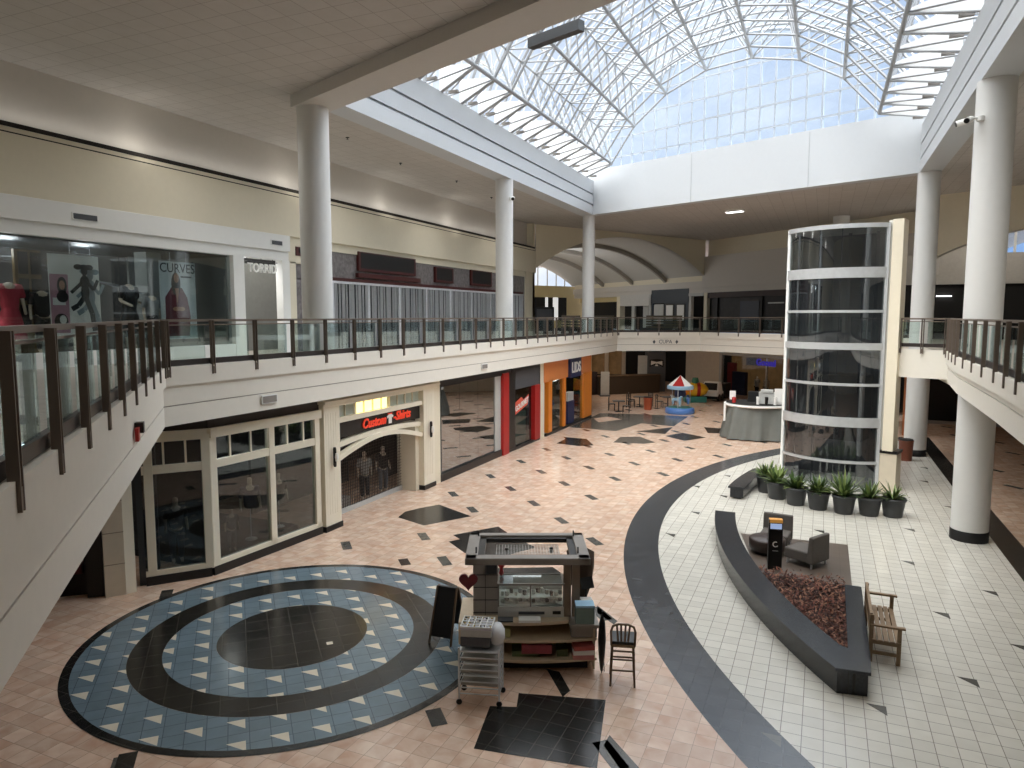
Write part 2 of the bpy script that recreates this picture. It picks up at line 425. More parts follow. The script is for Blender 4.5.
fascia('trim_1',LEFT_EDGE,-1); fascia('trim_2',NEAR_EDGE,-1); fascia('trim_3',FAR_EDGE,-1); fascia('trim_4',RIGHT_EDGE[::-1],-1,so=4.4)
# bridge to the elevator
bb=mb(); bb.prism([(4.1,28.8),(2.4,29.6),(2.9,31.0),(4.3,31.5)],4.3,5.12,0); bb.strip([(4.1,28.8),(2.4,29.6)],4.28,5.3,.06,0,1)
struct('floor_bridge',bb,[FASC])

# ------------------------------------------------------------------ railings
def railing(label, path, side, spacing=1.35, top=RAIL, base=CURB, last=True):
    """a bronze rail with clamped glass, posts hang over the fascia"""
    t=thing('glass_railing',label,'railing',(path[0][0],path[0][1],UF))
    o=Vector((path[0][0],path[0][1],UF))
    P=[Vector((x,y,0)) for x,y in path]
    def L(p,z): return Vector((p.x,p.y,z))-o
    hr=mb(); lr=mb(); br=mb()
    for a,c in zip(P,P[1:]):
        hr.bar(L(a,top),L(c,top),.09,.055); lr.bar(L(a,top-.1),L(c,top-.1),.03,.025); br.bar(L(a,base+.08),L(c,base+.08),.07,.13)
    link('handrail',hr,BRONZET,t); link('thin_rail',lr,BRONZET,t); link('bottom_rail',br,BRONZED,t)
    posts=[]
    for a,c in zip(P,P[1:]):
        d=c-a; n=max(1,round(d.length/spacing)); u=d.normalized(); nn=Vector((-u.y,u.x,0))*side
        for i in range(n+1):
            p=a+d*(i/n)
            if i==0 and a is P[0]: p=a+u*.12
            if i==n and c is P[-1]: p=c-u*.12
            elif i==n: continue
            posts.append((p,u,nn))
        for i in range(n):
            q0=a+d*(i/n)+u*.14; q1=a+d*((i+1)/n)-u*.14
            link('glass_panel',mb().bar(L(q0,(top+base)/2+.02),L(q1,(top+base)/2+.02),.012,top-base-.26),GLASSR,t)
    pm={}
    for p,u,nn in posts:
        key=(round(u.x,3),round(u.y,3))
        if key not in pm:
            m=mb(); a=math.atan2(u.y,u.x)
            for s in (-1,1): m.box(tuple(nn*.09+u*(.034*s)+Vector((0,0,(top+5.16)/2-UF))),(.018,.078,top-5.16),a)
            m.box(tuple(nn*.09+Vector((0,0,5.25-UF))),(.085,.07,.16),a)
            pm[key]=m.mesh('post',BRONZE)
        ob=bpy.data.objects.new('post',pm[key]); C.objects.link(ob); ob.parent=t; ob.location=(p.x-o.x,p.y-o.y,0)
    return t
railing('bronze and glass balcony railing at lower left, running toward the camera',[(-4.2,2.05),(-13.1,10.95)],-1,1.26)
railing('long bronze and glass railing along the left balcony past the white columns',[(-13.15,11.0),(-13.15,48.1)],-1,1.37)
railing('far bronze and glass railing facing the mall above the food court',FAR_EDGE,-1,1.45)
railing('short bronze railing on the bridge beside the elevator tower',[(4.06,28.75),(2.5,29.5)],1,.8)
railing('bronze and glass railing on the right balcony in front of the thick column',RIGHT_EDGE[::-1],-1,1.5)

# ------------------------------------------------------------------ columns
def column(x,y,z0,z1,r,label,base=False):
    t=thing('round_column',label,'column',(x,y,z0),0,'round white columns')
    link('shaft',mb().lathe([(r,0),(r,z1-z0)],40),COL,t)
    if base: link('base_band',mb().lathe([(r+.015,0),(r+.015,.3),(r+.005,.31)],40),DARK,t,label='black base band')
    return t
YL=[17.6,31.5,44.85]
CZ=12.95
column(XL,YL[0],UF,CZ,.46,'thick white column on the left balcony in front of the letter sign shop')
column(XL,YL[1],UF,CZ,.42,'white column on the left balcony standing mid-way along the slatted gate')
column(XL,YL[2],UF,CZ,.4,'thin white column on the left balcony at the far corner of the skylight')
column(XR,23.9,0,CZ,.48,'thick white column through the right balcony with black base band',True)
column(XR,37.65,0,CZ,.47,'white column behind the elevator tower beside the brown trash bin',True)
column(.8,51.5,UF,CZ,.5,'far white column whose top shows above the elevator tower')

# ------------------------------------------------------------------ ceiling and beams
bb=mb()
for poly in ([(-19.6,-7),(XL-.3,-7),(XL-.3,90),(-19.6,90)],[(XR+.3,-7),(16,-7),(16,90),(XR+.3,90)],
             [(XL-.3,-7),(XR+.3,-7),(XR+.3,10.2),(XL-.3,17.45)],[(XL-.3,45.1),(XR+.3,37.8),(XR+.3,90),(XL-.3,90)],[(-45,40),(-19.6,40),(-19.6,90),(-45,90)]):
    bb.poly(poly,13.0,0)
struct('ceiling',bb,[CEIL])
def sidebeam(name,x,sgn,y0,y1):
    bb=mb()
    # stepped faces seen from the atrium
    bb.bb((x-sgn*.45,y0,12.95),(x+sgn*.30,y1,15.1))
    for z0,z1,t in ((12.95,13.55,.12),(13.6,14.2,.06),(14.25,15.12,.0)):
        bb.bb((x+sgn*.2,y0,z0),(x+sgn*(.42+t*.0),y1,z1-.05))
    for z in (13.55,14.2): bb.bb((x+sgn*.3,y0,z-.05),(x+sgn*.36,y1,z+.0),1)
    return struct(name,bb,[BEAM,mat('beam_reveal','8f9498',.7)])
sidebeam('trim_5',XL,1,17.2,45.0); sidebeam('trim_6',XR,-1,8.5,38.0)
bb=mb()
def skewbeam(b,y0,z0,z1,w,mi=0,x0=XL,x1=XR):
    b.prism([(x0,skew(x0,y0)-w/2),(x1,skew(x1,y0)-w/2),(x1,skew(x1,y0)+w/2),(x0,skew(x0,y0)+w/2)],z0,z1,mi)
skewbeam(bb,17.6,12.65,15.0,1.15,0,XL-.5,XR+.5); struct('trim_7',bb,[mat('soffit_paint','cfcbc6',.8,var=.03)])
bb=mb(); skewbeam(bb,44.85,12.95,15.72,.7,0,XL-.35,XR+.35)
for x in (-7.2,1.0-2): bb.box((x,skew(x,44.85)-.36,14.3),(.03,.03,2.7),math.atan(SK),1)
struct('trim_8',bb,[BEAM,mat('seam','b9bdc0',.7)])

# ------------------------------------------------------------------ skylight
CX=-5.035; HS=9.165; ZC=11.56; RO=9.85; RI=8.05; TH=math.asin(HS/RO)
BAY=1.66; NB=17; Y0=17.6-.2
NS=8
def onode(k,n): 
    a=-TH+2*TH*k/NS; x=CX+RO*math.sin(a); return Vector((x,skew(x,Y0+BAY*n),ZC+RO*math.cos(a)))
def inode(k,n):
    a=-TH+2*TH*(k+.5)/NS; x=CX+RI*math.sin(a); return Vector((x,skew(x,Y0+BAY*(n+.5)),ZC+RI*math.cos(a)))
for n in range(NB):
    t=thing('roof_truss','white tubular roof truss, %s arch counted from the big beam at upper left'%ORD[n],'roof truss',tuple(onode(0,n)),0,'arched space-frame trusses under the skylight')
    o=onode(0,n)
    m=mb()
    for k in range(NS): m.tube([onode(k+f/3,n)-o for f in range(4)],.06,5,cap=False)
    link('upper_chord',m,STEEL,t)
    if n<NB-1:
        m=mb()
        for k in range(NS-1): m.tube([inode(k,n)-o,inode(k+1,n)-o],.055,5,cap=False)
        link('lower_chord',m,STEEL,t)
        w=mb()
        for k in range(NS):
            for a,c in ((k,n),(k+1,n),(k,n+1),(k+1,n+1)): w.tube([inode(k,n)-o,onode(a,c)-o],.04,4,cap=False)
        link('web',w,STEEL,t)
for k in range(NS+1):
    m=mb(); o=onode(k,0); m.tube([Vector((0,0,0)),onode(k,NB-1)-o],.05,5); 
    solo('roof_purlin',m,STEEL,'upper white longitudinal roof tube, %s from the left skylight edge'%ORD[k].replace('nearest','first'),'roof purlin',tuple(o),0,'lengthwise roof tubes')
for k in range(NS):
    m=mb(); o=inode(k,0); m.tube([Vector((0,0,0)),inode(k,NB-2)-o],.085,6)
    solo('roof_purlin',m,STEEL,'lower white longitudinal chord of the skylight frame, %s from the left edge'%ORD[k].replace('nearest','first'),'roof purlin',tuple(o),0,'lengthwise lower chords')
# triangular gusset brackets along both side beams
for side in (0,1):
    for n in range(NB-1):
        tip=inode(0 if side==0 else NS-1,n); sg=1 if side==0 else -1
        bx=(XL+.35) if side==0 else (XR-.35); by=skew(bx,Y0+BAY*(n+.5))
        o=Vector((bx,by,15.05)); m=mb(); d=tip-o; w=.05
        a=Vector((0,0,-.0));c=Vector((0,0,.95)); e=d+Vector((0,0,.06)); f=d+Vector((0,0,-.06))
        vs=[]
        for s in (-w,w):
            for q in (a,f,e,c): vs.append((q.x,q.y+s,q.z))
        m.add(vs,[(0,1,2,3),(7,6,5,4),(0,4,5,1),(1,5,6,2),(2,6,7,3),(3,7,4,0)])
        lab='white triangular gusset bracket on the %s beam, %s from the near end'%('left' if side==0 else 'right',ORD[n].replace('nearest','first'))
        t=thing('gusset_bracket',lab,'bracket',tuple(o),0,'triangular brackets on the %s skylight beam'%('left' if side==0 else 'right'))
        link('plate',m,GUS,t)
        link('flange',mb().bar(a+Vector((0,0,0)),f,.16,.03),STEEL,t)
        link('lamp_box',mb().box((sg*.34,.45,.12),(.4,.12,.1)),GREYL,t,label='small dark light fixture')
# roof glass with glazing bars (window_2) and gable window (window_1)
m=mb(); NSG=48
def gl(a,y,dr=.12): 
    x=CX+(RO+dr)*math.sin(a); return (x,skew(x,y),ZC+(RO+dr)*math.cos(a))
vs=[];fs=[]
for i in range(NSG+1):
    a=-TH+2*TH*i/NSG
    vs+= [gl(a,17.3),gl(a,45.0)]
for i in range(NSG): fs.append((2*i,2*i+1,2*i+3,2*i+2))
m.add(vs,fs,0,True)
w2=struct('window_2',m,[GLASSROOF])
m=mb()
for j in range(34):
    y=17.4+.82*j
    m.tube([gl(-TH+2*TH*i/24,y,.15) for i in range(25)],.035,4,cap=False)
for i in range(0,25,2):
    a=-TH+2*TH*i/24
    m.bar(gl(a,17.3,.15),gl(a,45,.15),.07,.09)
link('glazing_bar',m,WHITEF,w2)
m=mb(); pts=[gl(-TH+2*TH*i/40,45.0,.12) for i in range(41)]
base=[(p[0],p[1],15.6) for p in pts]
for i in range(40): m.add([base[i],base[i+1],pts[i+1],pts[i]],[(0,1,2,3)])
w1=struct('window_1',m,[glassmat('gable_glass',(.86,.93,1.0),.03)])
m=mb()
def gz(x): return ZC+math.sqrt(max(0,(RO+.1)**2-(x-CX)**2))
for i in range(1,24):
    x=CX-HS+2*HS*i/24; zt=gz(x)
    wd=.13 if i%2==0 else .05
    m.bar((x,skew(x,44.95),15.6),(x,skew(x,44.95),zt),wd,.1,0,up=(1,SK,0))
for z in (16.35,17.5,18.65,19.8,20.9):
    hw=math.sqrt(max(0,(RO)**2-(z-ZC)**2)); hw=min(hw,HS)
    for q in ((0,.09),):
        m.bar((CX-hw,skew(CX-hw,44.95),z),(CX+hw,skew(CX+hw,44.95),z),q[1],.1)
for i in range(40): m.tube([pts[i],pts[i+1]],.11,5,cap=False)
link('mullion',m,mat('mullion_grey','aab3bd',.5),w1)

# ------------------------------------------------------------------ shell walls
bb=mb()
bb.bb((-19.9,-7,11.45),(-19.45,47.3,13.0),1)                 # upper set-back
bb.bb((-19.55,-7,11.1),(-18.95,47.4,11.3)); bb.bb((-19.55,-7,9.55),(-18.9,47.4,11.08)); bb.bb((-19.5,-7,11.07),(-18.93,47.4,11.12),2)
bb.bb((-19.55,-7,11.24),(-18.94,47.3,11.36),2)
bb.bb((-19.55,21.85,8.55),(-19.0,24.0,9.55)); bb.bb((-19.3,24,9.2),(-19.05,45.7,9.55)); bb.bb((-19.3,21.85,5.1),(-19.0,22.3,8.6)); bb.bb((-19.3,45.75,5.1),(-19.0,47.4,9.55))
bb.bb((-19.9,47.0,5.1),(-19.0,47.4,13))
bb.bb((-19.9,-7,5.1),(-19.0,10.5,9.6))
bb.bb((-24,-7,5.1),(-23.8,47,9.6),3)
struct('wall_left',bb,[WALLC,WALLU,mat('slot_shadow','2b2622',.9),DARK2])
bb=mb(); bb.bb((-45,-8,0),(16,-7,13.2)); struct('wall_back',bb,[WALLC])
# upper right wall with stepped headers and dark shops
bb=mb()
bb.bb((12.9,-7,8.4),(13.3,51,13.1),1); bb.bb((12.5,-7,9.4),(13,46,13.0)); bb.bb((12.2,-7,8.9),(13,46,9.45),0); bb.bb((11.9,-7,8.35),(13,46,8.9),0); bb.bb((13,-7,5.1),(13.3,51,8.4),1); bb.bb((13,-7,0),(13.4,51,4.1),1)
struct('wall_right',bb,[WALLU,DARK2])
# lower left: dark void behind shop fronts
bb=mb(); bb.bb((-19.5,-7,0),(-19.3,46,4.1)); bb.bb((-19.5,45.2,0),(-14.2,45.4,4.1)); bb.prism([(-14.75,11.25),(-17.6,8.9),(-17.9,9.2),(-15,11.6)],3.6,4.1); 
struct('wall_left_lower',bb,[DARK2])

# ================================================================== left upper level shops
def rect_x(b,x,y0,y1,z0,z1,mi=0,t=.02): b.bb((x-t/2,y0,z0),(x+t/2,y1,z1),mi)
# --- fashion shop
X0=-19.0
t=thing('storefront','white-framed upper fashion storefront with hanging posters and letter sign','storefront',(X0,15,UF))
def lx(b,y0,y1,z0,z1,d0=0,d1=.1,mi=0): b.bb((d0,y0-15,z0-UF),(d1,y1-15,z1-UF),mi); return b
m=mb(); lx(m,10.5,21.85,8.95,9.55,-.3,.14); lx(m,10.5,21.85,8.6,8.96,-.3,.05); link('header',m,WHITEF,t,bev=.01)
m=mb(); lx(m,10.5,19.0,5.1,5.52,-.25,.06); link('sill',m,WHITEF,t)
m=mb(); lx(m,19.0,19.5,5.1,8.62,-.25,.08); link('frame',m,WHITEF,t); m=mb(); lx(m,21.45,21.85,5.1,8.62,-.25,.08); link('frame',m,WHITEF,t)
m=mb(); lx(m,10.5,14.7,5.5,8.62,-.12,-.1); link('window_glass',m,GLASSS,t); m=mb(); lx(m,14.72,19.0,5.5,8.62,-.12,-.1); link('window_glass',m,GLASSS,t)
m=mb(); lx(m,19.5,25,5.1,8.6,-2.3,-2.25); lx(m,19.45,19.52,5.1,8.6,-2.3,-.2); link('lobby_wall',m,mat('shop_grey','8a8c8b',.7),t)
m=mb(); lx(m,16.35,16.9,5.1,8.6,-1.5,-.95); link('pillar',m,mat('shop_pillar','8f9492',.6),t)
m=mb(); lx(m,17.4,18.95,5.1,8.6,-3.2,-3.1); lx(m,18.9,18.96,5.1,8.6,-3.2,-.2); link('side_wall',m,mat('shop_grey2','7a7d7c',.7),t)
m=mb(); lx(m,17.95,18.8,5.2,7.3,-3.05,-2.9,0); link('display_shelf',m,mat('plaid_dark','2b2826',.7,var=.8,scale=8),t)
m=mb(); lx(m,10.5,19,8.55,8.62,-3.5,-.2); link('ceiling_panel',m,DKGREY,t)
m=mb()
for i in range(5): m.bar((-3,-3+i*.8,3.1-.1*i),(-.8,-2.2+i*.8,3.0-.22*i),.05,.03)
link('ceiling_track',m,CHARC,t)
m=mb(); lx(m,12.3,13.0,5.3,8.3,-1.1,-1.0,0); link('door',m,mat('wooden_display','6e5a34',.5),t)
m=mb()
for i in range(2):
    for j in range(3): m.bb((-.99,-2.62+i*.34,1.1+j*.72),(-.97,-2.36+i*.34,1.7+j*.72))
link('door_pane',m,DARK,t)
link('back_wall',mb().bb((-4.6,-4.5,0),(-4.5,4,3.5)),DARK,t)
text('letter_sign','TORRID',.46,WHITEF,t,(.12,5.36,3.12),PI/2,depth=.05,bold=.006,sx=.88)
m=mb(); m.bb((-.1,4.6,3.38),(-.07,6.35,3.41))
for y in (4.8,5.5,6.1): m.bb((-.09,y,3.38),(-.07,y+.02,3.52))
link('sign_bracket',m,BLACKP,t)
# --- posters
def fig(m,pts,mi): m.poly([(.012+.002*mi,a,b_) for a,b_ in pts],None,mi)
t=thing('hanging_poster','white hanging poster with pink photo panels and two dancing silhouettes','poster',(-19.35,13.5,5.95))
m=mb(); m.bb((0,-.74,0),(.01,.74,2.25)); link('sheet',m,PAPER,t)
m=mb(); m.poly([(.014,-.72,.08),(.014,-.2,.08),(.014,-.2,1.7),(.014,-.72,1.7)],None,0); m.poly([(.016,-.66,.85),(.016,-.3,.85),(.016,-.3,1.05),(.016,-.66,1.05)],None,1)
def ell(m,x,cy,cz,ry,rz_,mi,n=14): m.poly([(x,cy+ry*math.cos(2*PI*i/n),cz+rz_*math.sin(2*PI*i/n)) for i in range(n)],None,mi)
ell(m,.016,-.38,1.38,.14,.25,3); ell(m,.018,-.38,1.4,.085,.13,2); ell(m,.017,-.38,1.08,.17,.16,3); ell(m,.018,-.45,.4,.2,.22,3); ell(m,.02,-.4,.45,.1,.12,1)
link('photo_panel',m,[PINKP,PAPER,FACE,HAIR],t,label='pink photo panel')
m=mb()
def limb(m,x,pts,w,mi):
    for (a,b_),(c,d) in zip(pts,pts[1:]):
        v=Vector((c-a,d-b_)).normalized(); n_=Vector((-v.y,v.x))*w
        m.poly([(x,a+n_.x,b_+n_.y),(x,a-n_.x,b_-n_.y),(x,c-n_.x,d-n_.y),(x,c+n_.x,d+n_.y)],None,mi)
for dx,dz,mi,x in ((.17,.0,0,.016),(.34,-.12,1,.014)):
    ell(m,x,dx+.12,1.82+dz,.1,.13,mi); ell(m,x,dx-.06,1.93+dz,.13,.08,mi); ell(m,x,dx+.27,1.93+dz,.13,.08,mi); ell(m,x,dx+.12,1.93+dz,.12,.08,mi); ell(m,x,dx+.12,1.5+dz,.15,.2,mi); ell(m,x,dx+.12,1.22+dz,.13,.24,mi); limb(m,x,[(dx+.12,1.55+dz),(dx+.12,1.78+dz)],.05,mi)
    limb(m,x,[(dx+.2,1.5+dz),(dx+.38,1.3+dz),(dx+.52,1.58+dz)],.05,mi); limb(m,x,[(dx+.05,1.5+dz),(dx-.18,1.3+dz),(dx-.3,1.2+dz)],.05,mi)
    limb(m,x,[(dx+.12,1.1+dz),(dx+.3,.62+dz),(dx+.36,.12+dz)],.075,mi); limb(m,x,[(dx+.1,1.1+dz),(dx-.1,.85+dz),(dx-.3,.74+dz)],.07,mi)
link('silhouette_figure',m,[mat('silhouette','22262a',.7),mat('silhouette_shadow','8d99a0',.7)],t)
link('hanging_wire',mb().tube([(0,-.1,2.25),(0,-.1,2.65)],.008,4).tube([(0,.5,2.25),(0,.5,2.65)],.008,4),CHROME,t)
t=thing('hanging_poster','white hanging magazine-style poster of a person in a dark red coat','poster',(-19.35,17.0,5.75)); t.scale=(1,.9,1)
m=mb(); m.bb((0,-.78,0),(.01,.78,2.5)); link('sheet',m,mat('poster_sheet','d3dadb',.6),t)
text('poster_title','CURVES',.42,DARK,t,(.016,0,2.28),PI/2,depth=.004,sx=1.02)
link('caption_mark',mb().bb((.012,.12,2.0),(.016,.6,2.05)),CHARC,t)
m=mb()
m.poly([(.016,-.6,.1),(.016,.42,.1),(.016,.5,.75),(.016,.38,1.35),(.016,.16,1.66),(.016,-.3,1.68),(.016,-.58,1.35)],None,0)
ell(m,.018,-.1,1.78,.2,.38,1); ell(m,.022,-.08,1.98,.11,.16,2); m.poly([(.022,-.16,1.65),(.022,.02,1.65),(.022,-.06,1.1)],None,2)
ell(m,.022,-.12,.98,.16,.07,2); ell(m,.024,.1,.98,.16,.07,2)
link('person_print',m,[WINE,HAIR,FACE],t)
link('hanging_wire',mb().tube([(0,-.3,2.5),(0,-.3,2.85)],.008,4).tube([(0,.4,2.5),(0,.4,2.85)],.008,4),CHROME,t)

# --- mannequins
def mannequin(label, loc, rz, top, bottom=None, head=True, arms='down', dress=None, group='shop window mannequins', torso_only=False, s=1.0):
    t=thing('mannequin',label,'mannequin',loc,rz,group); t.scale=(s,s,s)
    V=[(0,0,.95),(0,0,1.15),(0,0,1.38),(0,0,1.52)]; E=[(0,1),(1,2),(2,3)]; Rr=[(.15,.1),(.12,.09),(.15,.1),.05]
    if head: V+= [(0,-.02,1.62),(0,-.02,1.74)]; E+= [(3,4),(4,5)]; Rr+= [.085,.075]
    for sx in (-1,1):
        i=len(V)
        hand=(.27*sx,-.06,.82) if arms=='down' else (.22*sx,-.3,1.0)
        V+= [(.19*sx,0,1.42),(.25*sx,.02,1.13),hand]; E+= [(2,i),(i,i+1),(i+1,i+2)]; Rr+= [.055,.042,.032]
    if not torso_only:
        for sx in (-1,1):
            i=len(V); V+= [(.1*sx,0,.88),(.1*sx,-.01,.48),(.1*sx,0,.08),(.1*sx,-.12,.03)]; E+= [(0,i),(i,i+1),(i+1,i+2),(i+2,i+3)]; Rr+= [.09,.065,.045,.04]
    else:
        link('stand',mb().lathe([(.16,0),(.16,.02),(.012,.03),(.012,.9)],12),CHROME,t)
    skinned('body',V,E,Rr,SKIN,t)
    # shirt
    V=[(0,0,.82),(0,0,1.12),(0,0,1.38),(0,0,1.5)]; E=[(0,1),(1,2),(2,3)]; Rr=[(.21,.15),(.18,.135),(.2,.14),(.1,.09)]
    for sx in (-1,1):
        i=len(V); V+= [(.2*sx,0,1.42),(.25*sx,.018,1.16)]; E+= [(2,i),(i,i+1)]; Rr+= [.085,.08]
    skinned('top',V,E,Rr,top,t)
    if bottom is not None:
        V=[(0,0,1.0)];E=[];Rr=[(.2,.14)]
        for sx in (-1,1):
            i=len(V); V+= [(.1*sx,0,.85),(.105*sx,-.01,.48),(.105*sx,0,.1)]; E+= [(0,i),(i,i+1),(i+1,i+2)]; Rr+= [.11,.09,.075]
        skinned('trousers',V,E,Rr,bottom,t)
    if dress is not None:
        link('skirt',mb().lathe([(.15,.98),(.2,.8),(.26,.5),(.3,.3)],16,caps=False,sy=.8),dress,t)
    return t
mannequin('mannequin in a red dress behind the glass at the far left edge',(-19.9,12.05,5.5),R(75),REDC,dress=REDC,head=False,s=1.25)
mannequin('mannequin in a black jacket beside the pink photo poster',(-19.65,12.75,5.45),R(75),BLACKP,bottom=BLACKP,head=False,s=1.15)
mannequin('pale-armed mannequin in a black dress posing beside the grey pillar',(-20.0,15.7,5.45),R(100),BLACKP,dress=BLACKP,head=False,arms='out',s=1.35)
mannequin('mannequin in a grey top just left of the red coat poster',(-19.5,16.1,5.4),R(90),mat('grey_top','8f9291',.8),dress=BLACKP,head=False,s=1.15)

# --- marble store with slat gate
t=thing('storefront','grey marble upper storefront with dark red framed openings','storefront',(-19.05,34,UF))
def ly(b,y0,y1,z0,z1,d0,d1,mi=0): b.bb((d0,y0-34,z0-UF),(d1,y1-34,z1-UF),mi); return b
m=mb(); ly(m,22.3,45.75,7.95,9.25,-.2,-.05); ly(m,22.3,24.3,5.1,8,-.2,-.05); ly(m,45.2,45.75,5.1,8,-.2,-.05); link('marble_facing',m,MARB,t)
for y0,y1,z0,z1 in ((22.3,23.6,8.85,9.2),(26.4,31.2,8.5,9.35),(33.2,35.2,8.3,9.1),(37.4,40.2,8.3,9.2)):
    m=mb(); ly(m,y0,y1,z0,z1,-.05,.08,0); ly(m,y0+.15,y1-.15,z0+.12,z1-.05,.0,.085,1); link('framed_opening',m,[MAROON,DARK],t,label='dark red framed opening')
m=mb(); ly(m,24.3,45.2,7.95,8.12,-.1,.1); ly(m,26.3,31.6,8.2,8.4,-.1,.12); link('ledge',m,MAROON,t)
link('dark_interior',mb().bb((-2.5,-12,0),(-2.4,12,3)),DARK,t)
t=thing('folding_gate','closed silver vertical-slat folding gate across the marble upper storefront','gate',(-19.0,34.8,UF))
m=mb(); y=-10.3
while y<10.3:
    m.bar((.03*math.sin(y*26),y,0),(.03*math.sin(y*26),y,2.78),.02,.075,0,up=(1,0,0)); y+=.17
link('slat',m,SILVER,t)
link('track',mb().bb((-.06,-10.4,2.78),(.06,10.4,2.88)),SILVER,t)
for i in range(9):
    yy=-10.3+20.6*i/8; link('gate_post',mb().bb((-.05,yy-.07,0),(.05,yy+.07,2.8)),SILVER,t)
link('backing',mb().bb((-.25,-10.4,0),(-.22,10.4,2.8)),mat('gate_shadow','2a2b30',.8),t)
# vents and fittings on the wall
def vent(label,loc,rz,w=.62,h=.16,m_=None,g_=None):
    t=thing('air_vent',label,'vent',loc,rz,'rectangular wall vents')
    link('frame',mb().bb((-w/2,-.02,-h/2),(w/2,.01,h/2)),m_ or WHITEF,t)
    g=mb()
    g.bb((-w/2+.03,-.03,-h/2+.025),(w/2-.03,-.018,h/2-.025)); link('grille',g,g_ or CHARC,t)
    return t
vent('small dark vent in the white header above the dancing poster',(-18.85,13.56,9.22),PI/2,.75,.2)
vent('small dark vent in the white header above the letter sign',(-18.85,21.1,9.22),PI/2,.6,.2)
vent('small vent in the cream panel right of the thick left column',(-18.98,23.0,9.0),PI/2,.7,.2)
vent('vent in the left balcony fascia above the bay window',(-13.08,14.19,4.36),PI/2,.55,.22,None,GREYL)
vent('faint vent in the left balcony fascia above the mirrored storefront',(-13.08,26.95,4.38),PI/2,.55,.22,None,GREYL)

# ================================================================== lower left shops
# --- corner under the near balcony
bb=mb()
bb.prism([(-14.66,11.32),(-14.9,11.5),(-15.0,11.2),(-14.73,11.1)],0,4.1,1); bb.prism([(-14.73,11.1),(-14.95,11.25),(-15.2,10.9),(-14.98,10.76)],0,4.1,0)
for z in (.75,1.5,2.25,3.0): bb.prism([(-14.725,11.1),(-14.95,11.25),(-15.2,10.9),(-14.975,10.755)],z,z+.02,3)
bb.prism([(-15.2,10.6),(-15.3,10.8),(-18.2,8.2),(-18,8)],3.4,4.1,2); 
struct('wall_corner',bb,[STONE,CREAMF,DARK,mat('stone_joint','9a8f7c',.8)])
t=thing('storefront','dark storefront opening with dim red goods under the near left balcony','storefront',(-16.2,9.95,0),R(41))
link('opening',mb().bb((-1.9,.2,0),(1.35,.3,3.4)),DARK,t); link('red_display',mb().bb((-.6,.05,.55),(.95,.18,1.8)),mat('dim_red','5a1d22',.7,var=.9,scale=9),t)
link('frame',mb().bb((1.05,-.05,0),(1.4,.25,3.4)),BLACKP,t)
# --- bay window shop
t=thing('storefront','cream-framed bay window storefront with dressed mannequins behind dark glass','storefront',(-13.9,12.85,0))
o=Vector((-13.9,12.85,0))
def panel(b,p,q,z0,z1,w,mi=0,d=0):
    p=Vector((p[0],p[1],0))-o; q=Vector((q[0],q[1],0))-o; u=(q-p).normalized(); n=Vector((u.y,-u.x,0))*d
    b.bar(Vector((p.x+n.x,p.y+n.y,(z0+z1)/2)),Vector((q.x+n.x,q.y+n.y,(z0+z1)/2)),w,z1-z0,mi); return b
def at2(p,q,f): return (p[0]+(q[0]-p[0])*f,p[1]+(q[1]-p[1])*f)
A=(-14.8,11.70);B=(-13.88,12.85);D=(-13.62,16.75)
bas=mb(); panel(bas,A,B,0,.22,.2); panel(bas,B,D,0,.22,.2); link('base',bas,BLACKP,t)
hd=mb(); panel(hd,A,B,3.5,3.74,.3); panel(hd,B,D,3.5,3.74,.3); link('header',hd,CREAMF,t)
hd=mb(); panel(hd,A,B,3.74,4.12,.1); panel(hd,B,D,3.74,4.12,.1); link('soffit_panel',hd,mat('brown_soffit','3a342f',.7),t)
for p,q,fr in ((A,B,(0,1)),(B,D,(0,.52,1))):
    for f in fr:
        c=at2(p,q,min(max(f,.03 if p is not A else .1),.97))
        m=mb(); ang_=math.atan2(q[1]-p[1],q[0]-p[0]); m.box((c[0]-o.x,c[1]-o.y,1.9),(.2,.16,3.4),ang_); link('frame_post',m,CREAMF,t,bev=.01)
    link('transom_rail',panel(mb(),p,q,2.72,2.92,.14),CREAMF,t); link('sill_rail',panel(mb(),p,q,.2,.34,.16),CREAMF,t)
    m=mb(); panel(m,p,q,.3,2.75,.02); link('window_glass',m,GLASSD,t)
    m=mb(); panel(m,p,q,2.9,3.52,.02); link('transom_glass',m,GLASSD,t)
    m=mb()
    for f0,f1 in zip(fr,fr[1:]):
        for g in (1/3,2/3):
            c=at2(p,q,f0+(f1-f0)*g); m.box((c[0]-o.x,c[1]-o.y,3.22),(.05,.06,.62),math.atan2(q[1]-p[1],q[0]-p[0]))
    link('muntin',m,CREAMF,t)
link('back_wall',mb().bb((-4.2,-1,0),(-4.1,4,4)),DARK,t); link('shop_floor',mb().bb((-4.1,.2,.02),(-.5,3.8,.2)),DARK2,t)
m=mb(); m.prism([(-.72,-.9),(-1.0,-1.25),(-1.3,-1.0),(-1.0,-.65)],0,4.0); link('dark_panel',m,DKGREY,t)
TSH=mat('black_print_shirt','17181b',.9); TNV=mat('navy_shirt','20253c',.9)
mannequin('mannequin in a dark printed t-shirt and grey trousers in the angled bay pane',(-14.95,12.75,.22),R(60),TSH,bottom=DENIM,s=.98)
mannequin('mannequin torso in a navy t-shirt in the middle bay pane',(-14.6,14.95,.22),R(60),TNV,torso_only=True,s=1.03)
mannequin('small child mannequin in a grey shirt at the left of the middle bay pane',(-14.35,14.0,.22),R(60),mat('grey_shirt','585a5e',.9),bottom=DENIM,s=.66)
mannequin('mannequin in a dark sleeveless top in the right bay pane',(-14.7,16.2,.22),R(60),TSH,torso_only=True,s=.95)
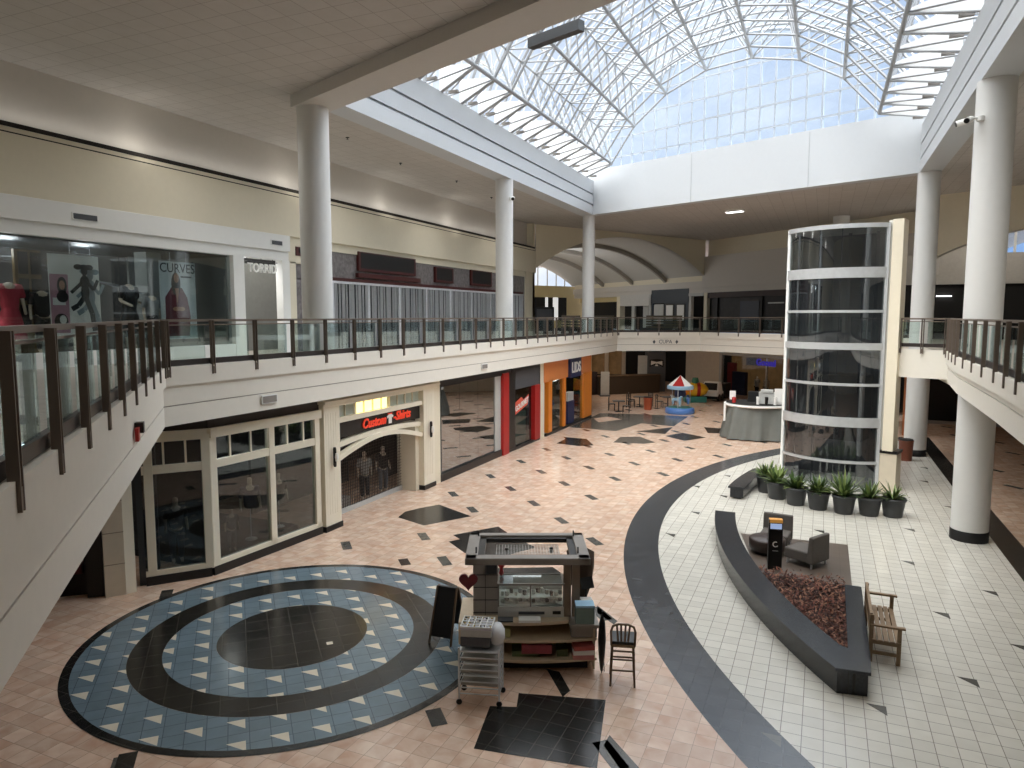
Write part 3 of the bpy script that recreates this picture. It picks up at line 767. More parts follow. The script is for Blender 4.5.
# --- custom t-shirt shop
t=thing('storefront','cream storefront with arched opening, black sign band and red lettering','storefront',(-13.6,20.1,0))
def lz(b,y0,y1,z0,z1,d0,d1,mi=0): b.bb((d0,y0-20.1,z0),(d1,y1-20.1,z1),mi); return b
for y0,y1 in ((16.85,17.6),(22.6,23.4)):
    m=mb(); lz(m,y0,y1,.16,3.78,-.25,.12); 
    for k in range(5): lz(m,y0+.08+k*(y1-y0-.16)/5,y0+.1+k*(y1-y0-.16)/5,.5,3.6,.115,.125)
    p=link('pilaster',m,CREAMF,t); link('pilaster_base',mb().bb((-.27,y0-20.13,0),(.15,y1-20.07,.17)),BLACKP,p)
    yc=(y0+y1)/2-20.1
    s_=mb(); s_.lathe([(.035,-.3),(.05,-.25),(.05,.25),(.035,.3)],12,0,(.2,yc,2.25)); sc=link('sconce',s_,BLACKP,p); link('sconce_glass',mb().lathe([(.04,-.12),(.055,0),(.04,.12)],12,0,(.27,yc,2.25)),PAPER,sc)
m=mb(); lz(m,16.75,23.5,3.78,3.9,-.25,.2); lz(m,16.7,23.55,3.9,3.98,-.25,.3); link('cornice',m,CREAMF,t,bev=.01)
m=mb(); lz(m,17.6,22.6,3.36,3.76,-.12,-.1); link('transom_glass',m,mat('frosted_transom','b9c2b8',.3),t)
m=mb(); lz(m,18.75,20.5,3.37,3.74,-.099,-.09); link('lit_transom',m,WARM,t,label='transom lit warm yellow')
m=mb()
for k in range(10): lz(m,17.6+k*.5,17.63+k*.5,3.36,3.78,-.1,-.04)
lz(m,17.6,22.6,3.22,3.38,-.2,.06); link('transom_bar',m,CREAMF,t)
m=mb(); lz(m,17.6,22.6,2.72,3.24,-.2,-.06); sb=link('sign_band',m,BLACKP,t)
text('lettering','Custom',.44,REDL,sb,(-.03,-.45,2.97),PI/2,depth=.04,shear=.25,bold=.008,sx=.95)
text('lettering','-Shirts',.44,REDL,sb,(-.03,1.25,3.0),PI/2,depth=.04,shear=.25,bold=.008,sx=.95)
m=mb(); m.poly([(-.03,.4,2.8),(-.03,.6,2.8),(-.03,.6,3.02),(-.03,.67,2.98),(-.03,.7,3.06),(-.03,.57,3.12),(-.03,.43,3.12),(-.03,.3,3.06),(-.03,.33,2.98),(-.03,.4,3.02)],None,0); m.bb((-.035,.36,3.12),(-.03,.64,3.16),1)
link('shirt_emblem',m,[PAPER,REDL],sb)
# arched lintels
m=mb()
for z0,rise,d in ((2.5,.14,-.02),(2.1,.42,.06)):
    n=16
    for i in range(n):
        f0=i/n;f1=(i+1)/n
        za=z0+rise*math.sin(PI*(.0+f0)) ; zb=z0+rise*math.sin(PI*f1)
        m.bar((d-.1,17.6-20.1+5*f0,za),(d-.1,17.6-20.1+5*f1,zb),.2,.16)
link('arch_lintel',m,CREAMF,t)
link('return_wall',lz(mb(),22.35,22.62,0,2.6,-.9,-.1),CREAMF,t); link('return_wall',lz(mb(),17.55,17.62,0,2.6,-.9,-.1),CREAMF,t)
g=thing('grille_gate','lowered dark mesh grille closing the t-shirt shop entrance','gate',(-14.35,20.1,0))
m=mb()
for i in range(50):
    y=-2.45+.098*i; m.bb((0,y,.14),(.012,y+.02,2.72))
for k in range(24): m.bb((.012,-2.45,.18+k*.107),(.022,2.45,.192+k*.107))
link('grille',m,mat('dark_grille','453f3c',.5,metal=.4),g); link('bottom_bar',mb().bb((-.03,-2.47,.0),(.05,2.47,.16)),GREYP,g)
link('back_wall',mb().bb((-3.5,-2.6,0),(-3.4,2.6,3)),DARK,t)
def shirt_display(label,loc,m1,m2):
    mannequin(label,loc,R(60),m1,bottom=m2,s=1.0)
shirt_display('mannequin in a white t-shirt behind the t-shirt shop grille',(-14.75,20.6,.0),mat('white_shirt','a9a9a6',.9),TSH)
shirt_display('mannequin in a dark t-shirt and grey trousers behind the shop grille',(-14.75,21.75,.0),TSH,DENIM)
solo('stacked_boxes',mb().bb((-.2,-.55,0),(.2,.55,.42)),GREYL,'low grey crate on the floor behind the shop grille','crate',(-14.7,18.9,.0),bev=.01)
# --- mirrored dark storefront + red/grey boarded storefront
t=thing('storefront','wide dark mirrored-glass storefront framed in black with red edge pillar','storefront',(-13.6,26.8,0))
def lm(b,y0,y1,z0,z1,d0,d1,mi=0): b.bb((d0,y0-26.8,z0),(d1,y1-26.8,z1),mi); return b
m=mb(); lm(m,23.95,30.4,3.75,4.05,-.2,.06); lm(m,23.95,29.7,0,.3,-.2,.08); lm(m,23.95,24.05,.3,3.8,-.2,.05); link('frame',m,BLACKP,t)
for i in range(3): m=mb(); lm(m,24.05+i*1.7,24.05+(i+1)*1.7-.015,.3,3.76,-.06,-.04); link('window_glass',m,MIRROR,t)
m=mb(); lm(m,29.15,29.75,.1,3.8,-.15,.0); link('pale_jamb',m,GREYP,t)
m=mb(); lm(m,29.75,30.4,0,3.85,-.1,.14); link('red_pillar',m,RED,t)
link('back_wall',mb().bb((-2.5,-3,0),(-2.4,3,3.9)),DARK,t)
m=mb(); lm(m,23.42,23.95,0,4.05,-.2,.05); link('cream_pilaster',m,WALLC,t)
t=thing('storefront','boarded storefront with grey header, red pillar and tilted red banner','storefront',(-13.6,32.6,0))
def ln(b,y0,y1,z0,z1,d0,d1,mi=0): b.bb((d0,y0-32.6,z0),(d1,y1-32.6,z1),mi); return b
m=mb(); ln(m,30.4,31.35,0,3.95,-.15,.04); ln(m,30.9,34.6,3.82,4.05,-.2,.06); ln(m,30.4,34.5,0,.12,-.2,.08); ln(m,34.5,34.62,0,3.9,-.2,.06); link('frame',m,BLACKP,t)
m=mb(); ln(m,31.35,34.5,2.95,3.82,-.1,.05); link('grey_header',m,CHARC,t)
m=mb(); ln(m,33.75,34.5,.1,2.95,-.1,.12); link('red_pillar',m,RED,t)
m=mb(); ln(m,31.4,33.6,.12,2.95,-.06,-.04); link('window_glass',m,GLASSD,t)
m=mb(); ln(m,31.5,33.0,.15,1.75,-.12,-.09); link('green_panel',m,mat('green_stock','6c9a80',.7,var=.5,scale=10),t)
m=mb(); m.poly([(-.02,-1.15,1.68),(-.02,.5,2.05),(-.02,.62,2.55),(-.02,-.05,2.35),(-.02,-.35,2.5),(-.02,-1.1,2.3)],None,0); bn=link('banner',m,mat('banner_red','d8583f',.6),t)
text('banner_lettering','GOURMET',.36,PAPER,bn,(-.005,-.28,2.12),PI/2,depth=.01,bold=.01)
bn2=bn.children[0]; bn2.data.transform(Matrix.Translation((0,-.28,2.12))@Matrix.Rotation(R(12),4,'X')@Matrix.Translation((0,.28,-2.12)))
link('back_wall',mb().bb((-2.5,-1.8,0),(-2.4,1.8,3.9)),DARK,t)
# --- orange cap shop
t=thing('storefront','bright orange storefront with navy sign panel and white letters','storefront',(-13.6,39.8,0))
def lo(b,y0,y1,z0,z1,d0,d1,mi=0): b.bb((d0,y0-39.8,z0),(d1,y1-39.8,z1),mi); return b
m=mb(); lo(m,35.2,39.2,2.95,4.05,-.2,.05); lo(m,41.1,43.6,2.95,4.05,-.2,.05); link('orange_header',m,ORANGE2,t)
for y0,y1 in ((35.9,36.45),(38.4,38.75),(42.2,43.75)):
    m=mb(); lo(m,y0,y1,.1,3.0,-.2,.05); link('orange_pillar',m,ORANGE,t)
m=mb(); lo(m,39.1,41.1,2.9,4.08,-.1,.2); sp_=link('sign_panel',m,NAVY,t); text('lettering','LIDS',.85,PAPER,sp_,(.21,.35,3.45),PI/2,depth=.03,bold=.02)
m=mb(); lo(m,39.2,40.4,.1,1.5,-.3,.0); link('navy_base',m,NAVY,t)
m=mb(); lo(m,39.2,40.2,1.5,2.0,-.3,.02); link('display_counter',m,GREYP,t)
m=mb(); lo(m,36.45,38.4,.15,2.95,-.08,-.06); link('window_glass',m,GLASSS,t); m=mb(); lo(m,40.4,42.1,.15,2.95,-.08,-.06); link('window_glass',m,GLASSS,t)
m=mb(); lo(m,35.5,43.75,0,.14,-.2,.08); link('base',m,BLACKP,t)
m=mb(); lo(m,36.6,42,.1,2.9,-1.6,-1.5); link('cap_wall',m,mat('cap_shelves','4f4a3f',.8,var=.9,scale=7),t)
m=mb(); lo(m,34.62,35.3,0,4.06,-.2,.03); link('cream_pilaster',m,WALLC,t)

# ================================================================== far level
t0=math.atan2(PD.y,PD.x)
def far(name,label,cat='storefront',t_=0,z=UF): return thing(name,label,cat,(PL.x+PD.x*t_,PL.y+PD.y*t_,z),t0)
# wall headers (structure)
def fw(b,t1,t2,z0,z1,d0=0,d1=.2,mi=0):
    n=Vector((-PD.y,PD.x))       # away from the atrium
    p=[PL+PD*t1+n*d0,PL+PD*t2+n*d0,PL+PD*t2+n*d1,PL+PD*t1+n*d1]
    b.prism([(q.x,q.y) for q in p],z0,z1,mi); return b
bb=mb()
fw(bb,-5,16,9.5,11.6,-.1,.4); fw(bb,-27,16,8.95,9.5,-.35,.4); fw(bb,-27,16,8.5,8.95,-.2,.4); fw(bb,-5,16,11.6,13,.5,.8,1); fw(bb,-27,-5,9.5,10.0,-.1,.3,1)
fw(bb,-27,16,5.1,8.6,2.2,2.4,2); fw(bb,-4.6,-4.2,5.1,8.5,-.2,.2,1); fw(bb,-18,-17.4,5.1,8.5,-.3,.3,1)
fw(bb,-27,-18,8.0,8.55,.6,.8,3); fw(bb,-21,-18,5.1,8,1.5,1.6,2); 
struct('wall_far',bb,[WALLU,WALLC,DARK2,mat('yellow_paint','d3c294',.8,var=.03)])
t=far('storefront','upper far dark shop with brown header and dim sign, left of the elevator',t_=1)
def fb(b,t1,t2,z0,z1,d0,d1,mi=0,tc=1,zb=UF): b.bb((t1-tc,d0,z0-zb),(t2-tc,d1,z1-zb),mi); return b
m=mb(); fb(m,-4.2,9,8.05,8.5,-.1,.1); link('brown_header',m,mat('brown_header','3b2a26',.6),t)
m=mb(); fb(m,-4.2,9,5.2,8.05,.15,.2); link('dark_display',m,mat('dark_goods','201c1a',.6,var=.9,scale=3),t)
m=mb(); fb(m,-.5,1.6,6.0,7.7,.1,.14); link('blue_panel',m,mat('dim_blue','1c2433',.5),t)
link('sign_strip',mb().bb((1.6,.03,2.36),(3.2,.06,2.46)),GREYP,t)
m=mb()
for x in (-3.2,1.9,5): fb(m,x,x+.1,5.1,8.05,.0,.12)
link('mullion',m,DARK,t)
t=far('storefront','upper far dark blue storefront with white papered double doors',t_=-9)
m=mb(); fb(m,-12.1,-6.6,7.7,8.95,-.25,.1,0,-9); fb(m,-12.1,-11.9,5.1,7.7,-.2,.1,0,-9); fb(m,-10.3,-6.6,5.1,7.7,-.05,.05,0,-9); link('blue_facade',m,mat('slate_blue','2f3842',.5),t)
m=mb(); fb(m,-11.9,-10.4,5.8,7.6,-.1,-.05,0,-9); link('white_window',m,GREYP,t)
for x in (-10.1,-8.5): m=mb(); fb(m,x,x+1.25,5.15,7.6,-.09,-.05,0,-9); d_=link('door',m,BLACKP,t); m=mb(); fb(m,x+.12,x+1.1,6.1,7.5,-.11,-.09,0,-9); link('paper_notice',m,PAPER,d_)
m=mb(); fb(m,-6.6,-6.3,5.1,8.3,-.2,.1,0,-9); fb(m,-6.6,-4.6,8.25,8.5,-.25,.1,0,-9); link('white_frame',m,GREYP,t)
t=far('storefront','upper far storefront with pale header panel and dark openings',t_=-15)
m=mb(); fb(m,-17.4,-12.1,7.5,8.6,-.3,.1,0,-15); link('pale_header',m,mat('pale_panel','c9c7c2',.6),t)
m=mb(); fb(m,-17.4,-12.1,5.1,7.5,.5,.6,0,-15); link('dark_opening',m,DARK2,t); m=mb(); fb(m,-15.6,-15.1,5.1,7.5,-.1,.1,0,-15); fb(m,-14.2,-13.3,5.1,7.5,.3,.4,0,-15); fb(m,-12.4,-12.1,5.1,8.5,-.3,.1,0,-15); link('mullion',m,GREYP,t)
# dining counters and chairs behind the far railing
def boothlabel(i): return ['dark wooden booth with slatted back behind the far railing corner','low dark booth behind the far railing left of the thin column','dark planter-like booth behind the far railing near the yellow wall'][i]
for i,(x,y,l) in enumerate(((-11.2,53.2,4.2),(-15.5,51.5,3.2),(-17.3,49.6,2.6))):
    t=thing('booth',boothlabel(i),'booth',(x,y,UF),R(-40),'booths behind the far railing')
    link('seat',mb().bb((-l/2,-.3,0),(l/2,.3,.5)),DARK,t); m=mb()
    for k in range(5): m.bb((-l/2,.28,.5+k*.2),(l/2,.34,.64+k*.2))
    link('back',m,mat('booth_wood','4f4630',.6),t)
# end wall of side corridor with windows and the vault
ax=(-PD.x,-PD.y); AX=Vector((-PD.x,-PD.y))
Q=Vector((-9.6,63.6)); P_=Vector((-19.0,47.6))
END=23
bb=mb(); e1=Q+AX*END; e2=P_+AX*END
def ew(b,f1,f2,z0,z1,off=0,mi=0):
    p=e1+(e2-e1)*f1-AX*off; q=e1+(e2-e1)*f2-AX*off; n=AX*.2
    b.prism([(p.x,p.y),(q.x,q.y),(q.x+n.x,q.y+n.y),(p.x+n.x,p.y+n.y)],z0,z1,mi)
ew(bb,-.1,1.1,0,9.9); struct('wall_corridor_end',bb,[mat('yellow_paint','d3c294',.8)])
bb=mb(); ew(bb,.05,.3,6.0,8.6,.1); ew(bb,.55,.75,5.2,7.8,.1); w3=struct('window_3',bb,[DARK2])
m=mb(); ew(m,.12,.16,6,8.6,.15); ew(m,.2,.22,6,8.6,.15); link('bright_pane',m,mat('bright_pane','f2f2ee',.4,emit='ffffff',es=.45),w3)
# framed board on the yellow wall
t=thing('framed_board','dark framed grey notice board on the yellow wall beyond the left balcony','board',(-20.0,52.0,UF),R(20)); link('frame',mb().bb((-.75,-.05,0),(.75,.05,2.1)),BLACKP,t); link('board',mb().bb((-.62,-.07,.15),(.62,-.05,1.95)),CHARC,t)
# vault
mid=(P_+Q)/2; half=(Q-P_).length/2; dirx=(Q-P_).normalized(); rise=2.75; RV=(half**2+rise**2)/(2*rise); zv=9.9+rise-RV; TV=math.asin(half/RV)
def vp(f,d,dr=0):
    a=-TV+2*TV*f; q=mid+dirx*((RV+dr)*math.sin(a))+AX*d; return (q.x,q.y,zv+(RV+dr)*math.cos(a))
bb=mb(); n=28; NV=28
for i in range(n):
    for d0,d1 in ((0,5.2),(5.2,10.6),(10.6,16),(16,END)):
        f0=i/n;f1=(i+1)/n
        bb.add([vp(f0,d0),vp(f1,d0),vp(f1,d1),vp(f0,d1)],[(0,1,2,3)],0,True)
struct('ceiling_vault',bb,[CEILW])
bb=mb()
for d in (5.2,10.6,16): 
    for i in range(n): bb.add([vp(i/n,d),vp((i+1)/n,d),vp((i+1)/n,d,-.35),vp(i/n,d,-.35),vp(i/n,d+.35),vp((i+1)/n,d+.35),vp((i+1)/n,d+.35,-.35),vp(i/n,d+.35,-.35)],[(0,1,2,3),(7,6,5,4),(3,2,6,7)],0)
struct('trim_9',bb,[mat('rib_paint','a9a49b',.8)])
# spandrel wall above the arch opening
bb=mb()
for i in range(n):
    a=vp(i/n,0);c=vp((i+1)/n,0)
    bb.add([a,c,(c[0],c[1],13.0),(a[0],a[1],13.0)],[(0,1,2,3)],0)
    a2=vp(i/n,.5);c2=vp((i+1)/n,.5); bb.add([a,a2,c2,c],[(0,1,2,3)],1)
struct('wall_spandrel',bb,[WALLC,WALLU])
# lunette window at the vault end
bb=mb(); 
for i in range(n):
    a=vp(i/n,END);c=vp((i+1)/n,END); bb.add([(a[0],a[1],9.9),(c[0],c[1],9.9),c,a],[(0,1,2,3)],0)
w4=struct('window_4',bb,[GLASSROOF]); m=mb()
for i in range(0,n,2):
    a=vp(i/n,END-.05); m.bar((a[0],a[1],9.9),a,.1,.1)
link('mullion',m,WHITEF,w4)
# right far arch wall and window
bb=mb(); RA=Vector((4.6,45.5)); RB=Vector((13,41.0)); 
for i in range(16):
    f0=i/16;f1=(i+1)/16; p=RA+(RB-RA)*f0;q=RA+(RB-RA)*f1
    z=lambda f: 8.6+2.7*math.sqrt(max(0,1-(1-f*.85)**2)) 
    bb.add([(p.x,p.y,z(f0)),(q.x,q.y,z(f1)),(q.x,q.y,13),(p.x,p.y,13)],[(0,1,2,3)],0)
    bb.add([(p.x,p.y,z(f0)),(q.x,q.y,z(f1)),(q.x+.2,q.y+.5,z(f1)),(p.x+.2,p.y+.5,z(f0))],[(3,2,1,0)],1)
struct('wall_far_right',bb,[WALLC,WALLU])
bb=mb(); bb.bb((4.2,50.2,5.1),(13.4,50.6,8.6),1); bb.bb((4.2,50.0,8.4),(13.4,50.6,9.0)); bb.bb((4.2,50.1,9.0),(13.4,50.6,10.2)); bb.bb((5.0,50.2,12),(13.4,50.6,13),0); bb.bb((5.0,50.2,10.2),(8.5,50.6,13)); struct('wall_back_right',bb,[mat('dim_grey','bdb8b0',.8),DARK2])
bb=mb(); bb.bb((8.5,50.3,10.2),(13.4,50.32,12.0)); w5=struct('window_5',bb,[glassmat('blue_glass',(.75,.87,1.0),.05)]); link('mullion',mb().bb((10.0,50.2,10.2),(10.12,50.3,12)).bb((11.6,50.2,10.2),(11.72,50.3,12)),WHITEF,w5)
# wall_right upper dark sign light
solo('track_light',mb().bb((-.4,-.05,-.03),(.4,.05,.03)),LAMP,'small dim strip light inside the dark upper shop right of the far column','light',(6.6,50.1,7.7))

# ---- lower far
bb=mb()
fw(bb,-7,-2.6,0,4.1,-.05,.3); fw(bb,-27,14,0,4.1,2.6,2.8,1); fw(bb,-2.6,7,3.3,4.1,.0,.3); fw(bb,-27,-10.8,3.0,4.1,.2,.5,1); fw(bb,5.2,14,0,4.1,-.1,.2)
struct('wall_far_lower',bb,[STONE,DARK2])
bb=mb(); bb.bb((5.6,49.4,0),(14,49.7,4.1)); bb.bb((5.2,49.3,0),(5.6,49.8,4.1)); bb.bb((5.4,49.25,0),(14,49.4,.18),1); struct('wall_right_far_lower',bb,[DARK,GREYL])
solo('wood_panel',mb().bb((-.42,-.05,0),(.42,.05,4.0)),mat('orange_wood','9a5a32',.5),'tall orange-brown wooden panel beside the far right column','panel',(4.55,43.6,0),R(-20))
t=far('storefront','lower far clothing shop with purple letters, behind the draped counter',t_=1.5,z=0)
m=mb(); m.bb((-4,1.2,0),(3.8,1.3,3.4)); link('lit_shelves',m,mat('clothes_wall','6b5138',.7,var=.95,scale=1.6,emit='a07a4a',es=.12),t)
m=mb(); m.bb((-4,-.15,0),(-3.75,.15,3.4)); m.bb((-4,-.1,3.25),(3.8,.1,3.45)); m.bb((1.2,-.05,0),(1.3,.05,3.3)); link('frame',m,GREYP,t)
m=mb(); m.bb((-3.75,-.02,.1),(3.7,0,3.25)); link('window_glass',m,GLASSQ,t)
text('letter_sign','Goomi',.72,PURPLE,t,(1.25,-.12,2.85),0,depth=.08,bold=.02)
m=mb(); m.bb((-1.2,.2,2.55),(.2,.3,3.15)); link('purple_box',m,mat('dark_purple','3c1b33',.6),t)
m=mb(); m.bb((-3.6,.4,.2),(-2.8,.7,2.6)); link('red_rail',m,mat('red_goods','7d2326',.7,var=.5),t); m=mb(); m.bb((-2.9,.3,.0),(-1.4,.6,1.9)); link('navy_rail',m,mat('navy_goods','1c2340',.8,var=.5),t)
mannequin('mannequin in a white shirt in the purple letter shop window, left one',(PL.x+PD.x*1.6+.1,PL.y+PD.y*1.6+.25,0),R(-40),mat('white_shirt','c9c7c2',.9),bottom=TSH)
mannequin('mannequin in a pale shirt in the purple letter shop window, right one',(PL.x+PD.x*2.6+.1,PL.y+PD.y*2.6+.25,0),R(-40),mat('cream_shirt','c9b9a6',.9),bottom=DENIM)
t=thing('grey_kiosk','tall grey kiosk block with a black and white winged emblem','kiosk',(-13.0,60.6,0),R(24))
link('body',mb().bb((-.78,0,0),(.78,1.2,3.4)),CHARC,t,bev=.02); link('white_side',mb().bb((-1.5,.1,0),(-.78,.6,3.1)),GREYP,t)
m=mb(); m.poly([(-.6,-.01,2.15),(-.2,-.01,2.3),(0,-.01,2.15),(.2,-.01,2.3),(.6,-.01,2.1),(.6,-.01,2.75),(0,-.01,2.85),(-.6,-.01,2.75)],None,0)
m.poly([(-.5,-.02,2.3),(-.1,-.02,2.45),(0,-.02,2.42),(.1,-.02,2.45),(.5,-.02,2.28),(.48,-.02,2.66),(0,-.02,2.58),(-.48,-.02,2.68)],None,1); m.poly([(-.14,-.02,2.22),(.14,-.02,2.22),(.1,-.02,2.36),(-.1,-.02,2.36)],None,1)
link('emblem',m,[DARK,PAPER],t)
t=thing('food_counter','dark brown stepped food counter below the far balcony','counter',(-14.7,58.2,0),R(44))
link('body',mb().bb((-2.9,0,0),(2.9,.9,1.5)),mat('dark_brown','3d3022',.7),t); link('side_block',mb().bb((-5.2,.3,0),(-2.9,1.2,1.9)),mat('dark_red_brown','2e1f1d',.7,var=.6),t); link('counter_top',mb().bb((-2.95,-.1,1.5),(2.95,1,1.56)),WOODD,t)
t=thing('menu_board','narrow pale freestanding board in front of the dark food counter','sign board',(-16.1,55.6,0),R(30)); link('panel',mb().bb((-.35,-.04,.1),(.35,.04,2.0)),GREYP,t); link('foot',mb().bb((-.4,-.25,0),(.4,.25,.1)),CHARC,t)
# displays at the far left back
t=thing('storefront','dim lower far shop with warm lit clothing displays under the far balcony','storefront',(-21,64.5,0),R(10))
link('lit_display',mb().bb((-1.5,.3,1.0),(3.8,.4,3.8)),SHOPLIT,t); m=mb()
for x in (-1.6,.6,2.2,3.8): m.bb((x,-.1,0),(x+.35,.2,4.0))
link('pillar',m,STONE,t); link('dark_base',mb().bb((-3,.2,0),(4.2,.35,1.0)),DARK2,t); link('dark_opening',mb().bb((-3.2,.25,0),(-1.5,.4,4)),DARK,t); link('cream_panel',mb().bb((-6.5,-.2,0),(-3.2,.2,4.1)),WALLC,t)
# balcony sign
t=thing('hanging_letters','tiny dark lettering with diamond marks on the far balcony fascia','sign',(-10.0,49.28,4.72),R(22.4)); text('lettering','CUPA',.36,CHARC,t,(0,-.06,0),0,depth=.01); m=mb()
for x in (-.78,.78): m.poly([(x-.1,-.06,0),(x,-.06,-.15),(x+.1,-.06,0),(x,-.06,.15)],None)
link('diamond_mark',m,CHARC,t)
# cafe tables and chairs
def cafe_table():
    t=thing('cafe_table','small dark square cafe table nearest the orange shop','table',(-12.6,46.9,0),R(20),'cafe tables by the food court')
    link('tabletop',mb().bb((-.4,-.4,.72),(.4,.4,.76)),DKGREY,t); link('pedestal',mb().lathe([(.25,0),(.25,.03),(.04,.05),(.04,.72)],12),BLACKP,t); return t
def cafe_chair():
    t=thing('cafe_chair','dark metal cafe chair left of the table by the orange shop','chair',(-13.2,47.3,0),R(100),'dark cafe chairs by the food court')
    link('seat',mb().bb((-.2,-.2,.43),(.2,.2,.47)),BLACKP,t); m=mb()
    for z in (.6,.7,.8,.88): m.bb((-.2,.18,z),(.2,.2,z+.04))
    link('backrest',m,BLACKP,t)
    for sx in (-1,1):
        link('leg',mb().bb((sx*.19-.015,-.2,0),(sx*.19+.015,-.17,.45)),BLACKP,t); link('leg',mb().bb((sx*.19-.015,.17,0),(sx*.19+.015,.2,.92)),BLACKP,t)
    return t
ct=cafe_table(); cc=cafe_chair(); cc.scale=(1.1,1.1,1.05)
dup(ct,(-11.9,50.0,0),R(5),'small dark square cafe table left of the red bin'); dup(ct,(-10.0,50.6,0),R(40),'small dark square cafe table between the red bin and the carousel ride')
for i,(x,y,a,l) in enumerate(((-12.0,46.6,-80,'dark metal cafe chair right of the table by the orange shop'),(-12.4,49.4,60,'dark metal cafe chair on the near side of the table left of the red bin'),(-12.6,50.4,110,'dark metal cafe chair on the left of the table left of the red bin'),(-11.4,50.7,-30,'dark metal cafe chair behind the table left of the red bin'),(-9.5,51.1,-60,'dark metal cafe chair behind the table next to the carousel ride'),(-10.5,50.1,120,'dark metal cafe chair in front of the table next to the carousel ride'))):
    dup(cc,(x,y,0),R(a),l)
def bin_(label,loc,m_,r=.3,h=.85):
    t=thing('trash_bin',label,'trash bin',loc); link('body',mb().lathe([(r*.85,0),(r,h-.06),(r*1.04,h-.05),(r*1.04,h)],20),m_,t); link('lid',mb().lathe([(r*1.0,h),(r*.9,h+.06),(r*.5,h+.07)],20),DARK2,t); return t
bin_('red-brown round bin standing by the cafe tables near the carousel ride',(-11.0,48.7,0),mat('red_bin','a9502f',.5))
bin_('tapered brown bin at the foot of the far column behind the elevator',(3.62,36.1,0),BROWNB,.3,.92)
# carousel ride
t=thing('carousel_ride','small blue and white coin carousel with striped pointed canopy','kiddie ride',(-8.65,47.9,0)); t.scale=(1.15,1.15,1.0)
link('base',mb().lathe([(.82,0),(.86,.06),(.82,.34),(.7,.4)],28),BLUEP,t); link('platform',mb().lathe([(.7,.38),(.68,.42)],24),TEALP,t)
link('pole',mb().lathe([(.09,.4),(.09,1.75)],12),WHITEF,t)
m=mb()
for i in range(12):
    a0=2*PI*i/12;a1=2*PI*(i+1)/12; m.add([(.72*math.cos(a0),.72*math.sin(a0),1.85),(.72*math.cos(a1),.72*math.sin(a1),1.85),(0,0,2.55)],[(0,1,2)],1 if i in (8,9,3) else 0)
link('canopy',m,[PAPER,RED],t,label='red and white pointed canopy'); link('canopy_rim',mb().lathe([(.74,1.62),(.78,1.7),(.74,1.88)],24,caps=False),LBLUE,t)
m=mb()
for i in range(3): a=2*PI*i/3+.5; m.tube([(.6*math.cos(a),.6*math.sin(a),.4),(.6*math.cos(a),.6*math.sin(a),1.7)],.025,6)
link('canopy_post',m,CHROME,t)
for i in range(3):
    a=2*PI*i/3+4.4; x,y=.45*math.cos(a),.45*math.sin(a)
    V=[(x,y,.95),(x-.22*math.sin(a),y+.22*math.cos(a),.95),(x-.3*math.sin(a),y+.3*math.cos(a),1.18),(x-.4*math.sin(a),y+.4*math.cos(a),1.15),(x+.2*math.sin(a),y-.2*math.cos(a),.95),(x-.22*math.sin(a),y+.22*math.cos(a),.6),(x+.22*math.sin(a),y-.22*math.cos(a),.6)]
    skinned('horse',V,[(0,1),(1,2),(2,3),(0,4),(1,5),(4,6)],[.12,.1,.07,.05,.1,.04,.04],[LBLUE,BLUEP,PAPER][i],t)
link('drum',mb().lathe([(.3,1.1),(.34,1.3),(.3,1.62)],16),NAVY,t)
# yellow submarine ride
t=thing('submarine_ride','yellow capsule kiddie ride with red stripe on teal base','kiddie ride',(-8.75,54.6,0),R(20))
h=link('hull',mb().lathe([(.02,-.95),(.35,-.85),(.52,-.45),(.55,0),(.52,.45),(.35,.8),(.1,.98),(.02,1.0)],20),YELLOW,t); h.rotation_euler=(0,PI/2,0); h.location=(0,0,.95)
h=link('stripe',mb().lathe([(.555,-.13),(.565,0),(.555,.13)],20,caps=False),RED,t); h.rotation_euler=(0,PI/2,0); h.location=(.2,0,.95)
h=link('nose',mb().lathe([(.02,-.97),(.36,-.86),(.49,-.6)],20,caps=False),ORANGE,t); h.rotation_euler=(0,PI/2,0); h.location=(-.01,0,.95)
link('base',mb().bb((-.8,-.5,0),(.8,.5,.45)),TEALP,t,bev=.05); link('tower',mb().lathe([(.25,1.4),(.28,1.6),(.2,1.85)],14),mat('green_plastic','2d6b4f',.4),t)
h=link('porthole',mb().lathe([(.18,0),(.14,.04)],16),ORANGE,t); h.rotation_euler=(PI/2,0,0); h.location=(-.45,-.5,.95)
# truck ride
t=thing('truck_ride','black and white toy truck ride with slanted windscreen','kiddie ride',(-7.75,56.1,0),R(-12))
link('body',mb().bb((-.75,-.7,.25),(.75,.6,.75)),PAPER,t,bev=.06)
m=mb(); m.add([(-.7,-.4,.75),(.7,-.4,.75),(.7,.55,.75),(-.7,.55,.75),(-.6,.0,1.45),(.6,.0,1.45),(.6,.5,1.45),(-.6,.5,1.45)],[(0,1,5,4),(1,2,6,5),(2,3,7,6),(3,0,4,7),(4,5,6,7)]); link('cab',m,PAPER,t,bev=.03)
m=mb(); m.add([(-.58,-.36,.85),(.58,-.36,.85),(.5,-.06,1.36),(-.5,-.06,1.36)],[(0,1,2,3)]); h=link('windscreen',m,BLACKP,t); h.location=(0,-.03,0)
for sx in (-1,1):
    w=mb(); w.lathe([(.25,-.09),(.28,-.05),(.28,.05),(.25,.09)],16); q=link('wheel',w,BLACKP,t); q.rotation_euler=(0,PI/2,0); q.location=(sx*.72,-.35,.28); q=link('wheel',w,BLACKP,t); q.rotation_euler=(0,PI/2,0); q.location=(sx*.72,.35,.28)
